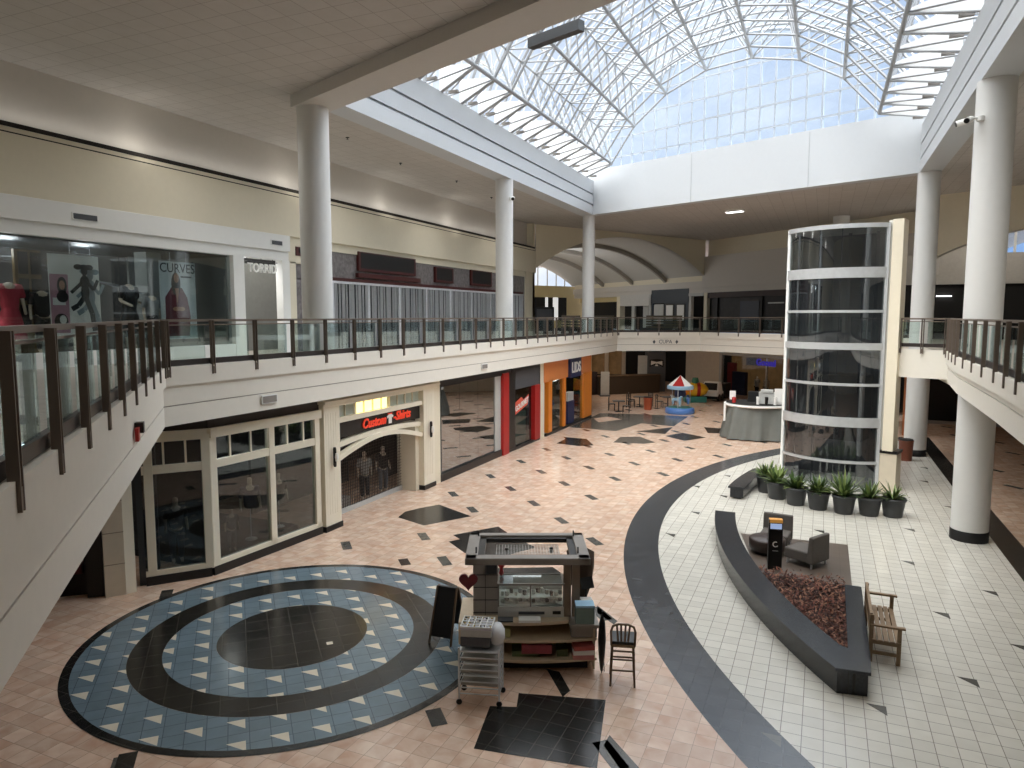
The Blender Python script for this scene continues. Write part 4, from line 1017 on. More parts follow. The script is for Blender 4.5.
link('bumper',mb().bb((-.78,-.78,.2),(.78,-.66,.4)),BLACKP,t); link('trailer',mb().bb((-.9,.6,.15),(.9,1.8,1.3)),DARK,t)
# draped counter kiosk
t=thing('draped_kiosk','closed kiosk counter draped with a grey tarp, white counter edge','kiosk',(-3.1,39.9,0),R(10))
def drape():
    m=mb(); n=72; prof=((1.35,1.74),(1.4,1.5),(1.47,1.0),(1.55,.5),(1.64,.06)); vs=[];fs=[]
    for k,(r,z) in enumerate(prof):
        for i in range(n):
            a=2*PI*i/n; w=1+.04*(k/2.2)*math.sin(a*13+math.sin(a*3)*2+k*.5)+.03*k/4*math.sin(a*29+k)
            s=1/max(abs(math.cos(a)),abs(math.sin(a)))**.45
            vs.append((r*w*s*math.cos(a)*1.12,r*w*s*math.sin(a)*.95,z))
    for k in range(4):
        for i in range(n): fs.append((k*n+i,k*n+(i+1)%n,(k+1)*n+(i+1)%n,(k+1)*n+i))
    return m.add(vs,fs,0,True)
link('tarp',drape(),TARP,t); link('counter_top',mb().lathe([(1.55,1.72),(1.6,1.76),(1.6,1.84),(.2,1.86)],28,0,sx=1.08,sy=.95),PAPER,t); link('post',mb().bb((-1.75,-.5,.9),(-1.65,-.4,1.85)),PAPER,t)
link('dark_inset',mb().lathe([(1.5,1.885),(.1,1.89)],28,0,sx=1.08,sy=.95),DARK2,t)
def item(name,label,cat,loc,rz,b,m_,grp=None,bev=0): return solo(name,b,m_,label,cat,loc,rz,grp,bev)
item('drink_machine','dark and silver drink machine on the draped kiosk counter','machine',(-2.6,39.6,1.87),0,mb().bb((-.4,-.25,0),(.4,.25,.62)).bb((-.3,-.3,.62),(.3,.2,.75)),GREYP)
item('menu_card','white menu card standing on the right of the draped kiosk','card',(-2.0,39.3,1.87),R(15),mb().bb((-.22,-.01,0),(.22,.01,.85)),PAPER)
item('menu_card','white menu card standing on the left of the draped kiosk','card',(-4.35,39.6,1.87),R(15),mb().bb((-.16,-.01,.15),(.16,.01,.62)).bb((-.02,-.02,0),(.02,.02,.2)),PAPER)
item('red_canister','small red canister on the left of the draped kiosk','canister',(-4.25,39.35,1.87),0,mb().lathe([(.1,0),(.1,.28),(.05,.32)],14),RED)
for i in range(4): item('cup_stack',['left end of the row of cup stacks on the draped kiosk','second cup stack from the left on the draped kiosk','third cup stack from the left on the draped kiosk','right end of the row of cup stacks on the draped kiosk'][i],'cups',(-3.0+.42*i,38.95+.05*i,1.87),0,mb().lathe([(.07,0),(.09,.42)],12),[PAPER,BLACKP,PAPER,GREYP][i],'cup stacks on the draped kiosk')
item('sign_box','dark lit-edge machine box at the back of the draped kiosk','machine',(-2.9,40.3,1.87),0,mb().bb((-.7,-.3,0),(.7,.3,.55)),DARK)

# ================================================================== elevator tower
EC=Vector((.87,31.55)); ER=2.5; u=Vector((.954,-.3)).normalized(); nb=Vector((.3,.954)).normalized()
EL=Vector((-1.25,30.47)); ERt=Vector((2.0,29.44))
a0=math.atan2(EL.y-EC.y,EL.x-EC.x); a1=math.atan2(ERt.y-EC.y,ERt.x-EC.x)
if a0<0: a0+=2*PI
if a1<0: a1+=2*PI
t=thing('elevator_tower','curved glass elevator tower with aluminium bands and a cream side panel','elevator',(EC.x,EC.y,0))
def cyl(r,z0,z1,b,mi=0,n=30,b0=None,b1=None,th=0,aa0=None,aa1=None):
    aa0=a0 if aa0 is None else aa0; aa1=a1 if aa1 is None else aa1
    vs=[];fs=[]
    for i in range(n+1):
        a=aa0+(aa1-aa0)*i/n
        for rr in (r,r-th) if th else (r,):
            for z in (z0,z1): vs.append((rr*math.cos(a),rr*math.sin(a),z))
    if th:
        for i in range(n):
            k=4*i; fs+= [(k,k+4,k+5,k+1),(k+2,k+3,k+7,k+6),(k+1,k+5,k+7,k+3),(k,k+2,k+6,k+4)]
    else:
        for i in range(n): fs.append((2*i,2*i+2,2*i+3,2*i+1))
    return b.add(vs,fs,mi,not th)
bands=[(9.7,9.86,.09),(7.9,8.28,.07),(6.62,6.72,.05),(5.25,5.5,.07),(3.9,4.0,.05),(2.36,2.72,.07),(.98,1.08,.05),(0,.1,.07)]
for z0,z1,e in bands: link('band',cyl(ER+e*.6,z0,z1,mb(),th=.14),ALU,t)
lev=[(.1,.98),(1.08,2.36),(2.72,3.9),(4.0,5.25),(5.5,6.62),(6.72,7.9),(8.28,9.7)]
for z0,z1 in lev:
    for k in range(5):
        f0=a0+(a1-a0)*k/5; f1=a0+(a1-a0)*(k+1)/5
        link('glass_panel',cyl(ER,z0,z1,mb(),n=8,aa0=f0,aa1=f1-.004),GLASSE,t)
m=mb()
for k in range(1,5):
    a=a0+(a1-a0)*k/5; m.box(((ER-.03)*math.cos(a),(ER-.03)*math.sin(a),4.9),(.03,.03,9.6),a)
link('mullion',m,DKGREY,t)
m=mb(); p=EL-EC; m.box((p.x-.05,p.y,4.93),(.16,.25,9.86),math.atan2(u.y,u.x)); link('edge_post',m,WHITEF,t); m=mb(); p=ERt-EC; m.box((p.x+.05,p.y,4.93),(.16,.3,9.86),math.atan2(u.y,u.x)); link('edge_post',m,ALU,t)
# back wall, shaft parts
m=mb(); p=(EL+ERt)/2-EC+nb*1.9; m.box((p.x,p.y,4.9),(3.7,.1,9.8),math.atan2(u.y,u.x)); link('back_wall',m,mat('shaft_wall','5e6062',.7),t)
m=mb(); p=EL-EC+nb*1.0; m.box((p.x,p.y,4.9),(.08,2.0,9.8),math.atan2(u.y,u.x)); link('side_wall',m,DKGREY,t)
m=mb(); cyl(ER-.05,9.72,9.8,m); m.prism([(ER*.98*math.cos(a0+(a1-a0)*i/16),ER*.98*math.sin(a0+(a1-a0)*i/16)) for i in range(17)]+[tuple(ERt-EC+nb*1.9),tuple(EL-EC+nb*1.9)],9.72,9.8); link('roof',m,CEILW,t)
m=mb()
for f in (-1.0,.1,1.1):
    q=(EL+ERt)/2-EC+u*f+nb*1.2; m.box((q.x,q.y,4.9),(.12,.12,9.7),0)
for z in (2.5,5.3,8): q=(EL+ERt)/2-EC+nb*1.25; m.box((q.x,q.y,z),(3.4,.1,.14),math.atan2(u.y,u.x))
link('guide_rail',m,CHARC,t)
m=mb(); q=(EL+ERt)/2-EC+nb*.6; m.box((q.x+.2,q.y,3.0),(1.9,1.5,2.5),math.atan2(u.y,u.x)); link('cab',m,DARK,t)
# cream panel and stone pedestal
m=mb(); q=ERt-EC+u*.16+nb*.5; m.box((q.x,q.y,5.75),(.24,1.0,8.4),math.atan2(u.y,u.x)); link('grey_panel',m,mat('panel_grey','d4d2ca',.5),t)
m=mb(); q=ERt-EC+u*.38+nb*.22; m.box((q.x,q.y,5.75),(.36,.7,8.44),math.atan2(u.y,u.x)); link('cream_panel',m,CREAMP,t)
m=mb(); q=ERt-EC+u*.34+nb*.25; m.box((q.x,q.y,.72),(.72,.7,1.44),math.atan2(u.y,u.x)); ped=link('pedestal',m,STONE,t); m=mb(); m.box((q.x,q.y,1.49),(.78,.76,.1),math.atan2(u.y,u.x)); link('pedestal_cap',m,BLACKP,ped)

# ================================================================== lounge area
# curved granite planter
def arcp(r,y): 
    return (BC[0]-math.sqrt(r*r-(y-BC[1])**2),y)
def curved(b,r0,r1,ya,yb,z0,z1,n=40,mi=0,lip=0):
    outer=[arcp(r0,ya+(yb-ya)*i/n) for i in range(n+1)]; inner=[arcp(r1,ya+(yb-ya)*i/n) for i in range(n+1)]
    b.prism(outer+inner[::-1],z0,z1,mi); return b
t=thing('planter_wall','long curved black granite planter bench holding brown mulch','planter',(0,0,0))
def tip(ra,rb,grow):
    outer=[arcp(ra,22.35+grow-(9.37+grow*1.6)*k/40) for k in range(41)]; inner=[arcp(rb,13.95+(8.4+grow)*k/40) for k in range(41)]
    return outer+[(.93+grow,13.06-grow*1.2),(.95+grow,13.6)]+inner
link('curved_bench',mb().prism(tip(20.62,20.1,0),0,.40),GRANITE,t); link('bench_cap',mb().prism(tip(20.66,20.06,.04),.40,.46),GRANITE,t)
link('straight_wall',mb().prism([(.66,13.6),(.95,13.55),(.97,17.2),(.70,17.2)],0,.395),GRANITE,t); link('wall_cap',mb().prism([(.63,13.64),(.99,13.6),(1.0,17.25),(.66,17.25)],.395,.455),GRANITE,t)
m=mb(); m.prism([arcp(20.1,17.9),arcp(20.1,16.5),arcp(20.1,15.2),arcp(20.1,14.2),(.66,13.7),(.70,17.75)],0,.24); link('soil_bed',m,SOIL,t)
# mulch / dry ground cover: nobody could count it
m=mb()
for i in range(5200):
    y=random.uniform(13.9,18.0); xl=arcp(20.1,y)[0]; x=random.uniform(xl,.7+ (0.0))
    if x<xl or x>.7 or (y>17.75 and random.random()<.3): continue
    z=.25+random.random()**2*.16; a=random.random()*6.28; l=random.uniform(.03,.075); w=l*.35; tl=random.uniform(-.8,.8)
    c,s=math.cos(a),math.sin(a)
    m.add([(x-c*l,y-s*l,z-tl*l),(x+s*w,y-c*w,z),(x+c*l,y+s*l,z+tl*l),(x-s*w,y+c*w,z)],[(0,1,2,3)],random.randrange(4))
o=link('dry_mulch',m,[mat('mulch_red','7a4a3c',.9),mat('mulch_brown','4f3229',.9),mat('mulch_tan','9a6f58',.9),mat('mulch_dark','3a2622',.9)]); tag(o,'reddish brown dry mulch filling the curved granite planter','mulch',None,'stuff')
t=thing('granite_bench','short curved black granite bench left of the potted plants','bench',(0,0,0)); link('body',curved(mb(),20.6,20.15,25.9,29.3,.06,.40,20),GRANITE,t); link('top',curved(mb(),20.66,20.1,25.82,29.35,.40,.46,20),GRANITE,t); link('plinth',curved(mb(),20.5,20.25,26.0,29.2,0,.06,20),DARK,t)
# lounge chairs
def lounge(label,loc,rz):
    t=thing('lounge_chair',label,'armchair',loc,rz,'grey fabric lounge chairs')
    link('seat',mb().bb((-.38,-.4,.14),(.38,.28,.42)),FABRIC,t,bev=.04)
    m=mb(); m.add([(-.4,.24,.14),(.4,.24,.14),(.4,.44,.14),(-.4,.44,.14),(-.4,.3,.84),(.4,.3,.84),(.4,.42,.84),(-.4,.42,.84)],[(0,3,2,1),(4,5,6,7),(0,1,5,4),(1,2,6,5),(2,3,7,6),(3,0,4,7)]); link('backrest',m,FABRIC,t,bev=.03)
    for sx in (-1,1):
        for y in (-.32,.36): link('leg',mb().bb((sx*.33-.02,y-.02,0),(sx*.33+.02,y+.02,.15)),CHROME,t)
    return t
lounge('grey fabric lounge chair seen from behind, right of the black charging kiosk',(-.2,19.8,0),R(240))
lounge('grey fabric lounge chair facing the camera behind the black charging kiosk',(-1.02,21.0,0),R(-6))
t=thing('ottoman','round dark brown ottoman left of the black charging kiosk','ottoman',(-1.2,20.3,0)); link('cushion',mb().lathe([(.44,.1),(.48,.14),(.48,.38),(.44,.42),(.1,.43)],28),mat('brown_leather','3b2f2a',.45),t); link('plinth',mb().lathe([(.38,0),(.38,.1)],24),BLACKP,t)
t=thing('charging_kiosk','slim black charging kiosk with lit screen and orange top strip','kiosk',(-.93,18.98,0),R(12))
link('body',mb().bb((-.17,-.08,0),(.17,.08,1.32)),BLACKP,t,bev=.01); link('screen',mb().bb((-.14,-.088,1.08),(.14,-.08,1.22)),mat('lit_screen','8fa2c8',.3,emit='9fb2d8',es=.6),t); link('top_strip',mb().bb((-.16,-.088,1.24),(.16,.082,1.325)),mat('strip_orange','d99a4a',.5,emit='d99a4a',es=.2),t)
m=mb(); m.ring((0,0),.05,.075,0,R(60),R(330),20); q=link('swirl_mark',m,PAPER,t); q.rotation_euler=(PI/2,0,0); q.location=(0,-.084,.68); link('caption_mark',mb().bb((-.07,-.084,.5),(.07,-.08,.515)),GREYP,t)
# wooden bench
t=thing('wooden_bench','weathered teak slatted bench beside the granite planter','bench',(1.28,15.35,0))
for y in (-.85,.85):
    link('leg',mb().bb((.2,y-.03,0),(.27,y+.03,.70)),WOOD,t); link('leg',mb().bb((-.27,y-.03,0),(-.2,y+.03,.92)),WOOD,t); link('armrest',mb().bb((-.26,y-.045,.70),(.33,y+.045,.74)),WOOD,t,bev=.008); link('side_rail',mb().bb((-.22,y-.02,.16),(.22,y+.02,.22)).bb((-.22,y-.02,.36),(.22,y+.02,.43)),WOOD,t)
for k in range(5): link('seat_slat',mb().bb((-.22+k*.1,-.9,.43),(-.14+k*.1,.9,.455)),WOOD,t)
m=mb(); m.bb((-.27,-.85,.86),(-.22,.85,.94)); m.bb((-.26,-.85,.5),(-.22,.85,.55)); link('back_rail',m,WOOD,t)
m=mb()
for k in range(17): m.bb((-.255,-.8+k*.1,.55),(-.235,-.755+k*.1,.86))
link('back_slat',m,WOOD,t); m=mb(); m.bb((.2,-.85,.36),(.24,.85,.42)); m.bb((-.24,-.85,.36),(-.2,.85,.42)); link('seat_rail',m,WOOD,t)
# potted plants
def plant(label,loc,kind,seed):
    rnd=random.Random(seed)
    t=thing('potted_plant',label,'plant',loc,rnd.random()*6,'grey pots in front of the elevator tower'); t.scale=(1.12,1.12,1.08)
    m=mb(); m.lathe([(.24,0),(.25,.02),(.32,.5),(.345,.5),(.35,.57),(.32,.57),(.31,.5)],28); link('pot',m,POT,t); link('soil',mb().lathe([(.31,.5),(.05,.52)],20),SOIL,t)
    m=mb(); n=80 if kind else 50
    for i in range(n):
        a=rnd.random()*2*PI; up=rnd.uniform(.35,1.0); L_=rnd.uniform(.45,.75)*(1.25 if kind==2 else .95); w=rnd.uniform(.025,.045)*(1.3 if kind==1 else 1)
        pts=[]
        for k in range(6):
            f=k/5; r=.04+L_*f*math.cos(up*1.3)*(1); z=.5+L_*f*math.sin(up*1.3)-.25*f*f*(1.2-up)
            pts.append((r*math.cos(a),r*math.sin(a),z,w*math.sin(PI*(.15+.83*f))))
        vs=[]
        for x,y,z,ww in pts:
            vs+= [(x-ww*math.sin(a),y+ww*math.cos(a),z+.006),(x,y,z-.004),(x+ww*math.sin(a),y-ww*math.cos(a),z+.006)]
        fs=[]
        for k in range(5): fs+= [(3*k,3*k+1,3*k+4,3*k+3),(3*k+1,3*k+2,3*k+5,3*k+4)]
        m.add(vs,fs,1 if rnd.random()<.35 else 0,True)
    link('foliage',m,[LEAF,LEAFL],t); return t
PL_=[(-1.72,27.45,1),(-1.3,26.62,1),(-.65,26.0,1),(.06,25.68,1),(.84,25.48,2),(1.6,25.55,0),(2.3,25.68,0)]
LB=['potted plant at the left end of the row, beside the granite bench','potted plant second from the left of the row by the elevator','bushy potted plant third from the left by the elevator','pale-leaved potted plant in the middle of the row by the elevator','tallest spiky potted plant in the row in front of the elevator','low potted plant second from the right end of the row','small potted plant at the right end of the row, before the stone pedestal']
for i,(x,y,k) in enumerate(PL_): plant(LB[i],(x,y,0),k,i+3)

# ================================================================== kiosk cart
TC=R(23.66)
t=thing('kiosk_cart','grey retail cart with open roof frame, glass display case and shelves','cart',(-4.96,12.07,0),TC)
# base and shelves
m=mb(); m.bb((-.95,-.45,.0),(1.1,.55,.24)); link('base',m,BLACKP,t)
def shelf(z,th,front,x0,x1,back=.6):
    m=mb(); pts=[(x0,back),(x0,front+.12)]+[(x0+(x1-x0)*i/12,front+.12-.12*math.sin(PI*i/12)) for i in range(1,12)]+[(x1,front+.12),(x1,back)]
    m.prism(pts,z-th,z); return m
link('shelf',shelf(.28,.05,-.74,-1.0,1.25),TAN,t,bev=.005); link('shelf',shelf(.64,.05,-.70,-1.0,1.25),TAN,t,bev=.005); link('counter',shelf(.96,.06,-.66,-1.05,.78),TAN,t,bev=.005)
m=mb(); m.bb((-1.0,.1,.24),(1.25,.18,.92)); link('back_panel',m,mat('tan_dark','8a7862',.6),t)
m=mb(); m.bb((-1.28,-.55,.5),(-1.02,.6,.92)); link('side_wing',m,TAN,t); m=mb(); m.bb((.78,-.6,.66),(1.25,.5,.9)); m.bb((.74,-.76,.9),(1.27,.55,.96)); link('side_cabinet',m,GREYL,t)
for x in (-.95,1.2): link('shelf_divider',mb().bb((x-.02,-.6,.05),(x+.02,.5,.95)),TAN,t)
# display case
m=mb(); m.bb((-.56,-.42,.96),(.66,.12,1.16)); m.bb((-.56,.08,1.16),(.66,.12,1.58)); dc=link('display_case',m,mat('case_white','cfcfca',.45),t)
m=mb()
for x in (-.55,.04,.65): m.bb((x-.012,-.42,1.16),(x+.012,-.40,1.58))
for y in (-.42,.1): m.bb((-.56,y-.012,1.57),(.66,y+.012,1.6))
for x in (-.55,.65): m.bb((x-.02,-.42,1.57),(x+.02,.12,1.6)); m.bb((x-.02,-.42,1.16),(x+.02,.1,1.58)) if False else None
link('case_frame',m,GREYL,dc)
m=mb(); m.bb((-.54,-.412,1.17),(.64,-.408,1.57)); m.bb((-.54,-.41,1.585),(.64,.1,1.59)); link('case_glass',m,GLASSC,dc)
m=mb(); m.bb((-.54,-.35,1.3),(.64,.05,1.31)); m.bb((-.54,-.38,1.165),(.64,.07,1.18)); link('case_shelf',m,PAPER,dc)
m=mb(); rnd=random.Random(4)
for i in range(14):
    x=-.48+i*.083; m.box((x,-.2+rnd.uniform(-.1,.1),1.36),(.05,.06,.08),rnd.random(),i%3); m.box((x,-.25+rnd.uniform(-.08,.08),1.21),(.06,.07,.05),rnd.random(),(i+1)%3)
link('jewellery_stand',m,[PAPER,GREYP,BLACKP],dc)
m=mb(); m.bb((-.18,-.43,1.02),(.3,-.42,1.07)); link('case_vent',m,CHARC,dc); link('case_label',mb().bb((.45,-.43,1.02),(.6,-.42,1.08)),BLACKP,dc)
# posts and grid panels
for x,y,w in ((.72,-.35,.14),(.88,-.35,.14)): m=mb(); m.bb((x-w/2,y-.04,.96),(x+w/2,y+.04,2.05)); link('post',m,mat('plank_post','8c7a68',.55),t)
for x,y in ((.98,.6),(-1.02,.6)): link('post',mb().bb((x-.04,y-.04,.9),(x+.04,y+.04,2.05)),GREYL,t)
m=mb(); m.bb((-1.02,-.3,.96),(-.56,-.26,2.05)); gp=link('grid_panel',m,mat('panel_tile','a9a49e',.6),t)
m=mb()
for k in range(5): m.bb((-1.02,-.315,1.0+k*.24),(-.56,-.30,1.012+k*.24))
m.bb((-.8,-.315,.96),(-.79,-.3,2.05)); link('panel_joint',m,DKGREY,gp); link('dark_square',mb().bb((-.78,-.33,1.75),(-.58,-.3,2.0)),DKGREY,gp)
# roof frame
m=mb()
ZR=2.08
for (x0,x1,y0,y1) in ((-1.14,1.1,-.80,-.58),(-1.14,1.1,.55,.72),(-1.14,-.92,-.80,.72),(.88,1.1,-.80,.72)): m.bb((x0,y0,ZR),(x1,y1,ZR+.13))
link('roof_frame',m,GREYL,t,bev=.02)
m=mb()
for (x0,x1,y0,y1) in ((-.95,.9,-.55,-.5),(-.95,.9,.42,.5),(-.92,-.8,-.55,.5),(.76,.88,-.55,.5)): m.bb((x0,y0,ZR+.02),(x1,y1,ZR+.1))
link('inner_frame',m,BLACKP,t)
m=mb()
for k in range(22): m.bb((-.6+k*.056,-.5,ZR-.02),(-.592+k*.056,.42,ZR-.012))
for k in range(13): m.bb((-.6,-.5+k*.075,ZR-.02),(.6,-.492+k*.075,ZR-.012))
link('wire_grid',m,GREYP,t)
m=mb()
for x,y in ((-.95,-.5),(.9,-.5),(-.95,.5),(.9,.5)): m.tube([(x,y,ZR+.1),(x,y,ZR+.24)],.015,6)
link('corner_pin',m,BLACKP,t)
for x,y in ((-.4,.1),(.45,.15)): link('spot_lamp',mb().lathe([(.03,0),(.05,-.1)],10,0,(x,y,ZR+.02)),BLACKP,t)
# items on the cart (placed in the cart's frame)
def cw(x,y,z):
    c,s=math.cos(TC),math.sin(TC); return (-4.96+x*c-y*s,12.07+x*s+y*c,z)
def heart(s):
    pts=[]
    for i in range(28):
        a=2*PI*i/28; pts.append((s*16*math.sin(a)**3/17,s*(13*math.cos(a)-5*math.cos(2*a)-2*math.cos(3*a)-math.cos(4*a))/17))
    return pts
def heart_ob(label,loc,s,m_):
    m=mb(); h=heart(s); n=len(h)
    m.add([(x,-.03,z) for x,z in h]+[(x,.03,z) for x,z in h],[tuple(range(n)),tuple(range(2*n-1,n-1,-1))]+[(i,n+i,n+(i+1)%n,(i+1)%n) for i in range(n)])
    return solo('heart_ornament',m,m_,label,'ornament',loc,TC,None,.012)
heart_ob('big dark red heart ornament hanging from the left of the cart roof',cw(-1.08,-.75,1.78),.18,mat('heart_red','6d1420',.5))
item('red_figurine','small red bow ornament on the display case left corner','ornament',cw(-.5,.0,1.6),TC,mb().lathe([(.02,0),(.05,.05),(.03,.14),(.07,.2),(.06,.28)],10),RED)
item('storage_box','grey-green cardboard box on the right cabinet of the cart','box',cw(1.02,-.6,.965),TC,mb().bb((-.17,-.13,0),(.17,.13,.3)),TEALB,bev=.008)
item('box_lid','pale blue lid resting on the grey-green box','lid',cw(1.02,-.6,1.266),TC,mb().bb((-.17,-.13,0),(.17,.13,.04)),LBLUE)
t2=thing('tablet_stand','small black screen on a swivel stand at the right of the cart','screen',cw(1.12,.1,.965),TC+R(25)); link('stand',mb().lathe([(.08,0),(.08,.02),(.02,.03),(.02,.35)],12),BLACKP,t2); m=mb(); m.box((0,-.03,.46),(.26,.03,.22),0,0,R(-25)); link('screen',m,BLACKP,t2)
item('card_reader','white card printer beside the black screen on the cart','printer',cw(1.12,-.05,.965),TC,mb().bb((-.12,-.1,0),(.1,.1,.2)),PAPER,bev=.015)
item('paper_sheet','white box lid lying on the cart counter','tray',cw(.02,-.58,.965),TC,mb().bb((-.2,-.1,0),(.2,.1,.05)),PAPER,bev=.006)
item('clipboard','dark folded case lying on the counter left of the white tray','case',cw(-.42,-.55,.965),TC,mb().bb((-.14,-.1,0),(.14,.08,.03)),CHARC)
for i,(x,w,h,m_) in enumerate(((-.05,.5,.1,mat('green_pack','5d6b45',.7)),(.15,.55,.16,mat('red_pack','94444a',.7,var=.5)),(.62,.2,.12,mat('olive_pack','58603f',.7)))):
    item('gift_packs',['flat green package on the bottom cart shelf','flat red-printed package stacked on the bottom cart shelf','small olive package at the right of the red one'][i],'package',cw(x+.1*0,-.42-.1*(i%2),.285+(.1 if i==1 else 0)),TC,mb().bb((-w/2,-.16,0),(w/2,.16,h)),m_,'packages on the bottom cart shelf')
for i in range(3): item('book_stack',['lowest pink book of the stack on the bottom cart shelf','middle white book of the stack on the bottom cart shelf','top red book of the stack on the bottom cart shelf'][i],'book',cw(1.0,-.58,.285+.085*i),TC+R(3*i),mb().bb((-.19,-.13,0),(.19,.13,.08)),[mat('pink_book','b97a78',.6),PAPER,mat('red_book','a8514c',.6)][i],'books on the bottom cart shelf')
item('olive_jar','small yellow-green box on the middle cart shelf behind the trolley','box',cw(-.42,-.5,.645),TC,mb().bb((-.09,-.07,0),(.09,.07,.16)),mat('lime_box','b4b077',.6))
item('dark_bundle','dark cloth bundle on the middle right cart shelf','bundle',cw(1.0,-.45,.645),TC,mb().lathe([(.16,0),(.2,.06),(.14,.14),(.03,.17)],14,sy=.6),BLACKP)
# brown coat hanging behind right post
V=[(0,0,0),(0,0,-.35),(.02,0,-.75),(-.03,0,-.95)]
t2=thing('hanging_coat','dark brown coat hanging at the right rear corner of the cart','coat',cw(.98,.3,2.08),TC); m=mb(); vs=[];fs=[]
for k,(z,w,d) in enumerate(((0,.1,.04),(-.12,.26,.1),(-.4,.24,.12),(-.75,.2,.1),(-1.0,.1,.06))):
    for i in range(12): a=2*PI*i/12; q=1+.15*math.sin(3*a+k); vs.append((w*q*math.cos(a)+.02*k,d*q*math.sin(a),z))
for k in range(4):
    for i in range(12): fs.append((k*12+i,(k*12+(i+1)%12),(k+1)*12+(i+1)%12,(k+1)*12+i))
m.add(vs,fs,0,True); link('cloth',m,mat('coat_brown','54453a',.9),t2); link('hook',mb().tube([(0,0,0),(0,0,.08)],.01,5),CHROME,t2)
t2=thing('folded_umbrella','closed black umbrella leaning on the right side of the cart','umbrella',cw(1.34,-.62,0),TC); m=mb(); m.lathe([(.03,.04),(.07,.3),(.095,.62),(.07,.95),(.015,1.1)],12,sx=.8); link('cloth',m,BLACKP,t2); m=mb(); m.tube([(0,0,0),(0,0,1.16)],.01,6); m.tube([(.05,0,.02),(.03,0,.5)],.008,5); link('shaft',m,DKGREY,t2)
# tray trolley
TR=R(17)
t=thing('tray_trolley','silver wire trolley with tray runners on casters beside the cart','trolley',(-5.11,10.36,0),TR)
for sx in (-1,1):
    for sy in (-1,1):
        link('leg',mb().tube([(sx*.34,sy*.23,.1),(sx*.34,sy*.23,1.0)],.016,8),CHROME,t)
        m=mb(); m.lathe([(.04,-.015),(.05,-.01),(.05,.01),(.04,.015)],14); c_=link('caster',m,BLACKP,t); c_.rotation_euler=(PI/2,0,0); c_.location=(sx*.34,sy*.23,.05)
for k in range(8):
    m=mb(); z=.2+k*.105
    for sy in (-1,1): m.tube([(-.34,sy*.23,z),(.34,sy*.23,z)],.011,6)
    m.bb((-.33,-.22,z+.0),(.33,.22,z+.012)) if k in (7,) else None
    for sx in (-1,1): m.tube([(sx*.34,-.23,z),(sx*.34,.23,z)],.009,6)
    link('runner',m,CHROME,t)
def tw(x,y,z): c,s=math.cos(TR),math.sin(TR); return (-5.11+x*c-y*s,10.36+x*s+y*c,z)
for k in range(3): item('wire_tray',['lowest shallow pale tray in the trolley','middle shallow pale tray in the trolley','uppermost shallow pale tray in the trolley'][k],'tray',tw(0,0,.33+k*.21),TR,mb().bb((-.31,-.2,0),(.31,.2,.015)).bb((-.31,-.2,0),(.31,-.19,.05)).bb((-.31,.19,0),(.31,.2,.05)),mat('tray_pale','a9a59d',.5),'trays in the silver trolley')
item('storage_case','dark grey plastic case on top of the trolley','case',tw(-.07,.0,1.0),TR,mb().bb((-.25,-.2,0),(.25,.2,.16)),CHARC,bev=.01)
item('storage_case','pale grey plastic case stacked above the dark one on the trolley','case',tw(-.06,.02,1.165),TR,mb().bb((-.26,-.21,0),(.26,.21,.12)),GREYP,bev=.01)
t2=thing('jewellery_tray','compartment tray of small jewellery on top of the stacked cases','tray',tw(-.06,.03,1.29),TR); link('tray',mb().bb((-.27,-.22,0),(.27,.22,.03)),mat('tray_lilac','c9c9d2',.5),t2)
m=mb()
for i in range(6): m.bb((-.27+i*.105,-.22,.03),(-.255+i*.105,.22,.055))
for j in range(5): m.bb((-.27,-.22+j*.106,.03),(.27,-.21+j*.106,.055))
link('divider',m,PAPER,t2); m=mb(); rnd=random.Random(9)
for i in range(40): m.box((rnd.uniform(-.24,.24),rnd.uniform(-.2,.2),.04),(.03,.03,.02),rnd.random()*3,rnd.randrange(3))
o=link('jewellery',m,[mat('gold_bits','b39a55',.3,metal=.7),BLACKP,CHROME],t2); o['kind']='stuff'
m=mb(); m.lathe([(.12,0),(.17,.08),(.16,.2),(.1,.3),(.03,.32)],14,sy=1.2,sx=.8); item('plastic_bag','crumpled clear white plastic bag at the right of the trolley top','bag',tw(.27,.05,1.0),TR,m,mat('bag_white','d9dadb',.35))
# sandwich board
t=thing('sandwich_board','black folding sandwich board standing on the round floor pattern','sign board',(-6.76,12.2,0),R(4))
for s_,nm in ((-1,'front'),(1,'rear')):
    m=mb(); m.add([(-.23,s_*.36,.14),(.23,s_*.36,.14),(.21,s_*.03,1.05),(-.21,s_*.03,1.05),(-.23,s_*.33,.14),(.23,s_*.33,.14),(.21,0,1.05),(-.21,0,1.05)],[(0,1,2,3),(7,6,5,4),(0,4,5,1),(1,5,6,2),(2,6,7,3),(3,7,4,0)]); link('panel',m,DARK,t)
    for sx in (-1,1): link('leg',mb().bar((sx*.235,s_*.4,0),(sx*.21,s_*.03,1.06),.035,.035),WOODD,t)
